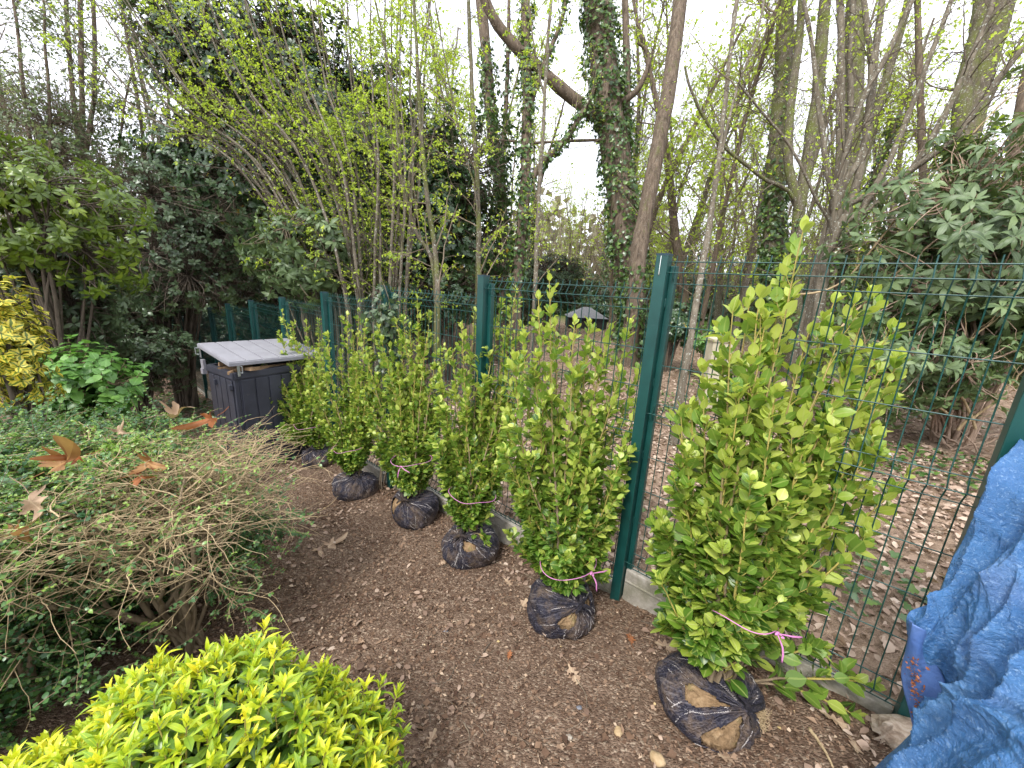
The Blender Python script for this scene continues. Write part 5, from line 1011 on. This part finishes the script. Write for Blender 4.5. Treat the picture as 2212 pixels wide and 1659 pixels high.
    st2 = pw(560, 1150, 2.35)+np.stack([r.uniform(-.22, .06, 90), r.uniform(-.25, .2, 90), r.uniform(-.12, .12, 90)], 1); st = np.concatenate([st, st2]); nb = len(st)
    B = grow(st, np.array([.35, -.2, .15])+.7*r.standard_normal((nb, 3))*np.array([1, 1, .5]), r.uniform(.12, .34, nb), 9, .12, (0, 0, .0), r); mt = MB(); mt.tubes(B, np.linspace(.0019, .0009, 9), 3); part('twigs', mt, M_stem_wood, root)
    n = 14; s = (np.arange(n)[None]+.5+.2*r.standard_normal((nb, n)))/n; pos, tan = interp(B, s)
    for sg in (-1, 1):
        side = nrm(np.cross(tan, np.array([0, 0, 1.])+.4*r.standard_normal((nb, 1, 3)))); ax = nrm(side*sg+.45*tan+.2*r.standard_normal(side.shape)); nm = nrm(np.array([0, 0, 1.])+.4*r.standard_normal(side.shape))
        put_leaves(m, 'ovalmid', pos.reshape(-1, 3), ax.reshape(-1, 3), nm.reshape(-1, 3), (.023*(1.15-.5*s)*r.uniform(.7, 1.25, s.shape)).ravel(), r, 1.15, np.clip(.35+.22*r.standard_normal((nb, 1))+.25*s**3+.08*r.standard_normal(s.shape), 0, 1).ravel())
    part('leaves', m, M_lon, root)
honeysuckle()

# ------------------------------------------------------------------ dead leaves, drawn with lobes
def dead_leaf(loc, size, rz, seed, material, label, cat='dry leaf', lobes='plane', up=None, curl=.3, group=None):
    r = np.random.default_rng(seed); n = 72; a = np.linspace(0, 2*math.pi, n, endpoint=False)
    if lobes == 'plane':
        rad = .20+.62*np.maximum(0, np.cos(2.5*(a-math.pi/2)))**2.2*np.where(np.abs(a-math.pi/2) < .3, 1.1, 1)+.46*np.maximum(0, -np.cos(2.5*(a-math.pi/2)))**3*.55+.07*np.abs(np.sin(9*a+seed)); rad = rad*np.where(np.sin(a) < -.7, .45, 1); X, Y = rad*np.cos(a)*.8, rad*np.sin(a)*.85
    else: t = (1-np.cos(a))/2; X = np.sin(a)*.26*(.7+.38*np.sin(t*26+1))*np.sqrt(np.clip(t*(1.5-t), 0.02, 1))*1.5; Y = t-.5
    rings = 5; V = [[0, 0, 0]]; A = [[0, .5, .5]]
    for k in range(1, rings+1):
        f = k/rings
        for i in range(n): V.append([X[i]*f, Y[i]*f, 0]); A.append([f if abs(X[i]) > .1 else .05, .5, .5])
    V = np.array(V); o = r.uniform(0, 6, 6); rr = np.hypot(V[:, 0], V[:, 1]); th = np.arctan2(V[:, 1], V[:, 0])
    V[:, 2] = curl*(rr**2*(.8+.9*np.sin(2*th+o[0]))+.12*np.sin(V[:, 0]*7+o[1])*np.sin(V[:, 1]*6+o[2])+.2*rr*np.sin(5*th+o[3])*rr)
    F4, F3 = [], []
    for i in range(n):
        j = (i+1) % n; F3.append([0, 1+i, 1+j])
        for k in range(rings-1): F4.append([1+k*n+i, 1+(k+1)*n+i, 1+(k+1)*n+j, 1+k*n+j])
    z = nrm(np.array(up if up is not None else [r.uniform(-.3, .3), r.uniform(-.3, .3), 1.])); x = nrm(np.cross([math.sin(rz), math.cos(rz), .01], z)); y = np.cross(z, x)
    W_ = np.array(loc)+size*(V[:, :1]*x+V[:, 1:2]*y+V[:, 2:3]*z); A = np.array(A); A[:, 2] = np.clip(.5+.4*np.sin(V[:, 0]*9+o[4])*np.sin(V[:, 1]*8+o[5]), 0, 1)
    m = MB(); m.add(W_, [np.array(F4), np.array(F3)], A)
    st = np.array([loc+size*(-y*.3), loc+size*(-y*.6+z*.04), loc+size*(-y*.95+z*.1+x*.1)]); m.tubes(smooth_path(st, 8), .0012*size/.12+.0003, 4)
    return single('dry_leaf', m, material, tuple(np.array(loc, float)), label, cat, group)
G1 = 'big dead leaves caught in the hedge'
for (u, v, d, sz, rz, sd, mt, lb, up) in [
    (125, 1003, 1.75, .17, .4, 1, M_dry_orange, 'large curled orange dead leaf caught in the hedge top, leftmost of the big ones', (.2, -.8, .6)),
    (312, 1000, 1.85, .14, 2.0, 2, M_dry_orange, 'blotchy brown orange dead leaf caught in the hedge beside the bare twigs', (.1, -.9, .5)),
    (375, 893, 2.35, .15, 1.2, 3, M_dry_tan, 'pale orange lobed dead leaf lying on the far edge of the hedge top', (0, -.6, .8)),
    (455, 905, 2.3, .13, 3.4, 4, M_dry_red, 'upright rusty lobed dead leaf at the right end of the hedge top', (.2, -.9, .3)),
    (258, 930, 2.1, .09, .3, 5, M_dry_tan, 'small pale pinkish dead leaf in the middle of the hedge top', (.3, -.7, .6)),
    (75, 1085, 1.55, .14, 2.5, 6, M_dry_tan, 'pale tan dead leaf caught on the near side of the hedge', (.3, -.8, .5)),
    (45, 1150, 1.45, .12, .9, 7, M_dry_orange, 'tan orange dead leaf lowest in the hedge at the left edge', (.2, -.9, .4)),
    (300, 1030, 1.8, .09, 1.5, 8, M_dry_red, 'dark red brown dead leaf hanging below the blotchy one in the hedge', (.1, -1, .2)),
    (165, 985, 1.8, .10, 4.0, 9, M_dry_red, 'narrow rust coloured dead leaf behind the large curled one in the hedge', (.4, -.7, .4))]:
    dead_leaf(pw(u, v, d), sz*1.0, rz, sd, mt, lb, up=up, curl=1.5, group=G1)
G2 = 'dead leaves lying on the bare soil'
for (u, v, sz, rz, sd, mt, lb, lobes) in [
    (715, 1180, .17, 1.0, 21, M_dry_tan, 'large pale lobed dead leaf on the soil near the hedge', 'plane'), (688, 1190, .12, 2.4, 22, M_dry_tan, 'torn pale dead leaf half under the large one on the soil', 'plane'),
    (1125, 1315, .11, .8, 23, M_dry_tan, 'pale lobed oak leaf flat on the soil left of the second nearest root ball', 'oak'), (1098, 1262, .08, 2.2, 24, M_dry_tan, 'small curled pale leaf on the soil above the pale oak leaf', 'oak'),
    (1362, 1385, .09, .3, 25, M_dry_red, 'rust red curled leaf on the soil right of the second nearest root ball', 'oak'), (1435, 1400, .12, 1.9, 26, M_dry_tan, 'large brown oak leaf just left of the nearest root ball', 'oak'),
    (1238, 1462, .10, 2.8, 27, M_dry_tan, 'pinkish grey oak leaf alone in the middle of the bare soil', 'oak'), (1095, 1310, .08, 1.4, 28, M_dry_tan, 'brown crumpled leaf touching the pale oak leaf on the soil', 'oak'),
    (240+860, 1420, .05, .2, 29, M_dry_red, 'tiny dark brown leaf on the open soil', 'oak'), (955, 1215+5, .07, 1.2, 30, M_dry_tan, 'small tan leaf left of the third root ball', 'oak'),
    (930, 1605, .08, .5, 31, M_dry_tan, 'pale leaf beside the golden shrub at the bottom edge', 'oak'), (1845, 1610, .12, .7, 32, M_dry_tan, 'pale brown dead leaf below the low branch near the tarpaulin', 'oak'), (1800, 1560, .10, 2.1, 33, M_dry_tan, 'crumpled tan leaf behind the nearest root ball', 'oak'), (1570, 1640, .10, 1.3, 34, M_dry_tan, 'flat tan leaf fragment just under the nearest root ball', 'oak')]:
    p = hit(u, v); p = p+np.array([0, 0, .014]); dead_leaf(p, sz, rz, sd, mt, lb, lobes=lobes, curl=.28, group=G2)

# ------------------------------------------------------------------ soil litter, leaf litter, ivy carpet
def litter():
    r = np.random.default_rng(140)
    def where(N, t0, t1, n0, n1, pw_=1.):
        t = r.uniform(t0, t1, N); n = n0+(n1-n0)*r.random(N)**pw_; x, y = fw(t, n); return x, y
    x1, y1 = where(52000, -1.6, 2.6, -2.0, -.03); x2, y2 = where(26000, 2.2, 5.5, -2.2, -.03); x = np.concatenate([x1, x2]); y = np.concatenate([y1, y2])
    dn = .5+.5*np.sin(x*2.3+1)*np.sin(y*2.9)+.35*np.sin(x*7+2)*np.sin(y*8); k = r.random(len(x)) < .35+.75*dn; x, y = x[k], y[k]; N = len(x)
    sz = r.lognormal(math.log(.0118), .5, N); sz = np.clip(sz, .004, .040); P = np.stack([x, y, gz(x, y)+.003+.004*r.random(N)], 1); ax = nrm(r.standard_normal((N, 3))*np.array([1, 1, .22])); nm = nrm(np.array([0, 0, 1.])+.45*r.standard_normal((N, 3)))
    m = MB(); put_leaves(m, 'fold', P, ax, nm, sz, r, r.uniform(.5, 1.7, N), np.clip(r.beta(1.6, 2.2, N), 0, 1)); single('soil_litter', m, M_chip, (0, 1.5, 0), 'fine wood chips and crumbled leaf covering the bare soil', 'litter', kind='stuff')
    x, y = where(3200, -1.4, 6, -2.1, -.03, 1.); k = r.random(len(x)) < .25+.75*(np.sin(x*3+.4)*np.sin(y*2.6+1) > .05); x, y = x[k], y[k]; near = np.clip((-((x-A0[0])*NV[0]+(y-A0[1])*NV[1]))/1.2, 0, 1); k = r.random(len(x)) < 1.05-.75*near; x, y = x[k], y[k]; N = len(x)
    P = np.stack([x, y, gz(x, y)+.008+.01*r.random(N)], 1); m = MB(); put_leaves(m, 'ovalmid', P, nrm(r.standard_normal((N, 3))*np.array([1, 1, .15])), nrm(np.array([0, 0, 1.])+.35*r.standard_normal((N, 3))), r.uniform(.02, .05, N), r, r.uniform(.6, 1.2, N), r.beta(2, 2, N)*.9)
    single('fallen_leaves', m, M_litter, (0, 2.5, 0), 'scattered small brown dead leaves on the soil along the fence foot', 'leaves', kind='stuff')
    # leaf litter of the wood
    X, Y, Z_ = [], [], []
    for (N, t0, t1, n0, n1, q, s) in ((16000, -3.5, 4.5, .03, 4.5, 1.1, .058), (16000, -6, 9, 2.0, 15, 1.2, .075), (2600, 4.5, 14, -2.5, .0, 1, .07)):
        x, y = where(N, t0, t1, n0, n1, q); X.append(x); Y.append(y); Z_.append(np.full(N, s))
    x, y, s = map(np.concatenate, (X, Y, Z_)); N = len(x); P = np.stack([x, y, gz(x, y)+.006+.025*r.random(N)], 1); m = MB()
    put_leaves(m, 'ovalmid', P, nrm(r.standard_normal((N, 3))*np.array([1, 1, .3])), nrm(np.array([0, 0, 1.])+.5*r.standard_normal((N, 3))), s*r.uniform(.5, 1.25, N), r, r.uniform(.7, 1.2, N), r.beta(2.2, 1.8, N)); single('leaf_litter', m, M_litter, (2, 4, 0), 'thick pale brown leaf litter covering the ground of the wood beyond the fence', 'leaf litter', kind='stuff')
    # ivy carpet patches
    N = 15000; x, y = where(N, -4, 7, .3, 9); q = np.sin(x*1.7+.6)*np.sin(y*1.5+2)+.5*np.sin(x*4.1)*np.sin(y*3.7); k = q > .45; x, y = x[k], y[k]; x2, y2 = where(700, 6.5, 10.5, -.9, -.1); x = np.concatenate([x, x2]); y = np.concatenate([y, y2]); N = len(x)
    P = np.stack([x, y, gz(x, y)+.03+.05*r.random(N)], 1); m = MB(); put_leaves(m, 'ivy', P, nrm(r.standard_normal((N, 3))*np.array([1, 1, .25])), nrm(np.array([0, 0, 1.])+.35*r.standard_normal((N, 3))), r.uniform(.03, .065, N), r, 1.1); single('ivy_carpet', m, M_ivy, (3, 4, 0), 'patches of ivy creeping over the leaf litter beyond the fence', 'ivy', kind='stuff')
    # thin twigs fallen in the wood
    N = 420; x, y = where(N, -4, 7, .15, 8, 1.2); st = np.stack([x, y, gz(x, y)+.02], 1); g = grow(st, r.standard_normal((N, 3))*np.array([1, 1, .05]), r.uniform(.1, .6, N), 6, .12, (0, 0, 0), r); g[..., 2] = np.maximum(g[..., 2], gz(g[..., 0], g[..., 1])+.012); m = MB(); m.tubes(g, np.linspace(.004, .0015, 6), 4); single('fallen_twigs', m, M_twig, (2, 4, 0), 'thin fallen twigs among the leaf litter beyond the fence', 'twigs', kind='stuff')
    N = 1200; x, y = where(N, -1.5, 5, -2.0, -.05); st = np.stack([x, y, gz(x, y)+.006], 1); g = grow(st, r.standard_normal((N, 3))*np.array([1, 1, .05]), r.uniform(.015, .07, N), 5, .2, (0, 0, 0), r); g[..., 2] = np.maximum(g[..., 2], gz(g[..., 0], g[..., 1])+.004); m = MB(); m.tubes(g, np.linspace(.0012, .0007, 5), 4); single('twig_fragments', m, M_twig, (0, 1.5, 0), 'short thin twig fragments scattered over the bare soil', 'twigs', kind='stuff')
litter()
def stones():
    for i, (u, v, s, mt, lb) in enumerate([(1420, 1642, .030, M_stone_ochre, 'ochre yellow stone on the soil at the bottom of the picture'), (1336, 1583, .022, M_stone_ochre, 'small orange stone up left of the larger ochre one'), (963, 1365, .015, M_stone_dark, 'pale bluish grey stone alone on the open soil'), (1405, 1312, .036, M_stone_dark, 'dark angular stone against the concrete board right of the near post'), (1155, 1545, .020, M_stone, 'brown rounded stone in the middle of the lower soil'), (1148, 1270, .02, M_stone, 'small brown stone left of the second nearest root ball'), (1230, 1595, .018, M_stone, 'grey flat stone on the soil near the bottom edge'), (1040, 1505, .012, M_stone_ochre, 'tiny tan pebble in the open soil'), (1250, 1530, .014, M_stone_dark, 'tiny grey pebble below the pinkish oak leaf'), (1310, 1240, .016, M_stone, 'clod like brown stone between root ball and near post')]):
        r = np.random.default_rng(300+i); nT, nP = 12, 18; th = np.linspace(.02, math.pi-.02, nT)[:, None]; ph = (np.arange(nP)*2*math.pi/nP)[None]; D = np.stack([np.sin(th)*np.cos(ph), np.sin(th)*np.sin(ph), np.cos(th)+0*ph], -1); o = r.uniform(0, 6, 6)
        for _ in range(7): nn = nrm(r.standard_normal(3)); c = r.uniform(.6, .85); dd = D @ nn; D = D-np.maximum(dd-c, 0)[..., None]*nn
        P = D*s*np.array([1, r.uniform(.7, 1), r.uniform(.5, .75)])*(1+.06*np.sin(5*D[..., :1]+o[0])); p = hit(u, v)+np.array([0, 0, s*.3]); idx = np.arange(nT*nP).reshape(nT, nP); F = np.stack([idx[:-1], np.roll(idx, -1, 1)[:-1], np.roll(idx, -1, 1)[1:], idx[1:]], -1).reshape(-1, 4); m = MB(); m.add(P.reshape(-1, 3)+p, F); single('stone', m, mt, tuple(p), lb, 'stone', 'loose stones on the soil')
stones()
def sticks():
    for i, (pp, w_, mt, lb) in enumerate([([(985, 1440), (960, 1478), (895, 1470), (870, 1440)], .0022, M_twig_dark, 'thin forked dark twig lying on the open soil'), ([(1060, 1390), (1040, 1420), (1020, 1445)], .002, M_twig_dark, 'short dark twig on the soil below the third root ball'), ([(1245, 1470), (1268, 1510), (1262, 1560), (1225, 1585)], .0018, M_twig, 'thin curved root like twig under the pinkish oak leaf'), ([(1000, 1560), (1012, 1590), (1010, 1640), (1018, 1665)], .002, M_twig, 'thin wavy pale twig near the bottom edge of the soil'), ([(1385, 1345), (1420, 1352), (1450, 1350)], .003, M_twig_dark, 'dark stick between the two nearest root balls'), ([(1745, 1580), (1775, 1620), (1800, 1665)], .006, M_twig_tan, 'pale split stick below the low branch of the nearest shrub'), ([(900, 1520), (925, 1545), (930, 1580)], .0018, M_twig_dark, 'thin dark twig beside the golden shrub'), ([(948, 1232), (975, 1220), (985, 1222)], .0035, M_twig_dark, 'short dark stick touching the third root ball'), ([(1070, 1215), (1120, 1235), (1160, 1255)], .003, M_twig, 'thin stick leaning on the ground by the concrete board')]):
        P = smooth_path([hit(*q)+np.array([0, 0, .008]) for q in pp], 14, np.random.default_rng(i), .004); P[:, 2] = np.maximum(P[:, 2], gz(P[:, 0], P[:, 1])+w_); m = MB(); m.tubes(P, np.linspace(w_*1.2, w_*.6, 14), 6, cap=True); single('fallen_twig', m, mt, tuple(P[0]), lb, 'twig', 'fallen twigs on the bare soil')
sticks()
# ------------------------------------------------------------------ ivy on the fence post, blue tarpaulin, logs
def fence_ivy():
    r = np.random.default_rng(150); x, y = fw(2*DP, -.03); root = empty('climbing_ivy', (x, y, float(gz(x, y))), 'ivy clump climbing over the fence post behind the bow tied shrub', 'ivy'); P = []
    for i in range(12): P.append(smooth_path([(x+r.uniform(-.1, .15), y+r.uniform(-.1, .12), float(gz(x, y))), (x+r.uniform(-.08, .14), y+r.uniform(-.08, .1), .6), (x+r.uniform(-.06, .12), y+r.uniform(-.06, .1), 1.1), (x+r.uniform(-.06, .1), y+r.uniform(-.06, .1), r.uniform(1.35, 1.66))], 20, r, .04))
    P = np.array(P); m = MB(); m.tubes(P, np.linspace(.005, .003, 20), 5); part('vine', m, M_twig, root); s = .35+.65*r.random((12, 70)); pos, tan = interp(P, s); pos = pos.reshape(-1, 3)+r.standard_normal((840, 3))*.035
    m = MB(); put_leaves(m, 'ivy', pos, nrm(r.standard_normal(pos.shape)+np.array([0, 0, -.8])), nrm(np.array([-.64, -.77, .4])+.5*r.standard_normal(pos.shape)), r.uniform(.03, .06, len(pos)), r, 1.1); part('leaves', m, M_under, root)
fence_ivy()
def tarp():
    r = np.random.default_rng(160)
    G = np.array([
        [(2215, 1010, 1.60), (2290, 985, 1.62), (2400, 980, 1.62), (2560, 990, 1.6), (2800, 1000, 1.5)],
        [(2182, 985, 1.30), (2245, 958, 1.28), (2340, 945, 1.22), (2500, 960, 1.15), (2800, 1000, 1.1)],
        [(2128, 1045, 1.24), (2205, 1045, 1.12), (2310, 1045, 1.02), (2480, 1060, .95), (2800, 1080, .9)],
        [(2078, 1165, 1.22), (2150, 1175, 1.11), (2260, 1190, 1.0), (2440, 1210, .9), (2800, 1250, .8)],
        [(2022, 1285, 1.22), (2095, 1290, 1.12), (2215, 1310, .98), (2410, 1350, .86), (2800, 1400, .74)],
        [(1958, 1335, 1.22), (2035, 1400, 1.14), (2175, 1420, .97), (2380, 1470, .82), (2800, 1520, .70)],
        [(2000, 1460, 1.26), (2060, 1490, 1.14), (2165, 1510, .94), (2360, 1560, .79), (2800, 1620, .68)],
        [(1975, 1565, 1.24), (2030, 1560, 1.10), (2140, 1575, .92), (2340, 1640, .78), (2800, 1720, .66)],
        [(1882, 1665, 1.24), (1975, 1650, 1.07), (2110, 1660, .90), (2320, 1740, .76), (2800, 1800, .65)],
        [(1790, 1790, 1.24), (1905, 1800, 1.06), (2070, 1830, .90), (2300, 1900, .76), (2800, 1950, .66)]], float)
    nv, nu = 240, 240; tmp = np.array([smooth_path(G[:, j], nv) for j in range(5)]).transpose(1, 0, 2); Q = np.array([smooth_path(tmp[i], nu) for i in range(nv)])
    P = np.array([0, 0, EYE])+Q[..., 2:3]*(CF+CX*(Q[..., 0:1]-1106)/FPX+CD*(Q[..., 1:2]-829.5)/FPX)
    U, V_ = np.meshgrid(np.linspace(0, 1, nu), np.linspace(0, 1, nv)); du = np.gradient(P, axis=1); dv = np.gradient(P, axis=0); Nn = nrm(np.cross(dv, du)); Nn *= np.sign((Nn*(np.array([0, 0, EYE])-P)).sum(-1, keepdims=True))
    def rid(a, b, o, w=.6): s = U*a+V_*b+w*np.sin(U*5+o)*np.sin(V_*6+2*o)+.3*np.sin(U*13+V_*9+o*3); return 1-np.abs(np.sin(s*math.pi))**.7
    H = .045*rid(1.1, 1.9, .4)+.03*rid(-.9, 2.6, 1.9)+.016*rid(3.3, 2.5, 2.7, .9)+.009*rid(5, -6, .9, 1.1)+.0045*rid(11, 7, 1.3, 1.3)+.004*rid(-9, 13, 2.2, 1.3)+.0016*rid(19, 25, .3, 2)
    P = P+Nn*(H-.03)[..., None]*np.clip(U*6+.25, 0, 1)[..., None]; P[..., 2] = np.maximum(P[..., 2], gz(P[..., 0], P[..., 1])+.012)
    idx = np.arange(nv*nu).reshape(nv, nu); F = np.stack([idx[:-1, :-1], idx[1:, :-1], idx[1:, 1:], idx[:-1, 1:]], -1).reshape(-1, 4)
    b = hit(2100, 1659); root = empty('tarpaulin', tuple(b), 'wrinkled blue plastic tarpaulin draped over a log pile at the right', 'tarpaulin')
    m = MB(); m.add(P.reshape(-1, 3), F, np.stack([U, V_, 0*U], -1).reshape(-1, 3)); o = part('sheet', m, M_tarp, root); s = o.modifiers.new('thickness', 'SOLIDIFY'); s.thickness = .003
    # turned-back edge with the duller lining
    E = [[(1962, 1338, 1.20), (1975, 1350, 1.17), (2000, 1362, 1.16)], [(1954, 1400, 1.22), (1975, 1405, 1.18), (2012, 1412, 1.17)], [(1950, 1465, 1.24), (1980, 1462, 1.20), (2035, 1465, 1.16)], [(1958, 1525, 1.25), (1990, 1520, 1.21), (2042, 1515, 1.15)], [(1976, 1585, 1.26), (2005, 1570, 1.20), (2035, 1555, 1.13)]]
    E = np.array(E, float); tmp = np.array([smooth_path(E[:, j], 60) for j in range(3)]).transpose(1, 0, 2); Q = np.array([smooth_path(tmp[i], 24) for i in range(60)]); P2 = np.array([0, 0, EYE])+Q[..., 2:3]*(CF+CX*(Q[..., 0:1]-1106)/FPX+CD*(Q[..., 1:2]-829.5)/FPX)
    P2 += .004*np.sin(np.arange(60)[:, None]*.17+np.arange(24)[None]*.4)[..., None]*np.array([.3, -1, .2]); idx = np.arange(60*24).reshape(60, 24); F = np.stack([idx[:-1, :-1], idx[1:, :-1], idx[1:, 1:], idx[:-1, 1:]], -1).reshape(-1, 4); m = MB(); m.add(P2.reshape(-1, 3), F); o = part('folded_edge', m, M_tarp_in, root); s = o.modifiers.new('thickness', 'SOLIDIFY'); s.thickness = .003
    # crumbs of dead leaf caught in the fold
    n = 110; a = r.uniform(0, 1, n); p = np.array([P2[min(59, int(18+30*x)), min(23, int(5+6*y))] for x, y in zip(a, r.random(n))])+.006*r.standard_normal((n, 3))+np.array([-.004, -.012, .004]); m = MB(); put_leaves(m, 'ovalmid', p, nrm(r.standard_normal((n, 3))), nrm(np.array([0, -1, .4])+.4*r.standard_normal((n, 3))), r.uniform(.005, .012, n), r, 1., r.random(n)*.3)
    single('leaf_crumbs', m, M_dry_red, tuple(p[0]), 'rusty leaf crumbs caught in the fold of the blue tarpaulin', 'leaf crumbs', kind='stuff')
tarp()
def log_(p, d, rad, ln, seed, label, spots=False, frayed=0):
    r = np.random.default_rng(seed); d = nrm(np.array(d, float)); root = empty('log', tuple(p), label, 'log'); P = np.array(p)+d*np.linspace(0, ln, 10)[:, None]; a = np.arange(28)*2*math.pi/28; ref = nrm(np.cross(d, [.1, .2, 1.])); bb = np.cross(d, ref)
    rr = rad*(1+.07*np.sin(3*a+seed)+.04*np.sin(7*a)); V = P[:, None]+(ref*np.cos(a)[:, None]+bb*np.sin(a)[:, None])[None]*rr[None, :, None]+.003*r.standard_normal((10, 28, 1))*ref
    if frayed: V[0] -= d*(frayed*r.random((28, 1)))
    idx = np.arange(280).reshape(10, 28); F = np.stack([idx[:-1], np.roll(idx, -1, 1)[:-1], np.roll(idx, -1, 1)[1:], idx[1:]], -1).reshape(-1, 4); m = MB(); m.add(V.reshape(-1, 3), F); part('bark', m, M_bark_brown if spots else M_wood_pale, root)
    m = MB(); c = V[0].mean(0)-d*(.004+frayed*.3); ring = [c]+[*(c+(V[0]-c)*.5-d*.003+(0 if not frayed else d*frayed*.3*r.standard_normal((28, 1)))), *(V[0]-d*.001)]; F4 = [[1+i, 29+i, 29+(i+1) % 28, 1+(i+1) % 28] for i in range(28)]; F3 = [[0, 1+i, 1+(i+1) % 28] for i in range(28)]; m.add(np.array(ring), [np.array(F4), np.array(F3)]); part('cut_end', m, M_wood_pale, root)
    if spots:
        m = MB()
        for i in range(16):
            q = c+(ref*r.uniform(-.7, .7)+bb*r.uniform(-.7, .7))*rad-d*.004; m.tubes(np.array([q-d*.004, q, q+d*.004]), r.uniform(.002, .0045), 6, cap=True)
        part('fungus_spots', m, M_bark_dark, root)
lp = pw(2192, 978, 1.26); log_(lp, (1, .35, -.03), .047, .45, 171, 'pale log end with dark fungus spots poking out above the blue tarpaulin', True)
lp = hit(1925, 1600)+np.array([0, 0, .03]); log_(lp, (1., .05, .05), .055, .4, 172, 'frayed pale log end at the foot of the blue tarpaulin', False, .05)
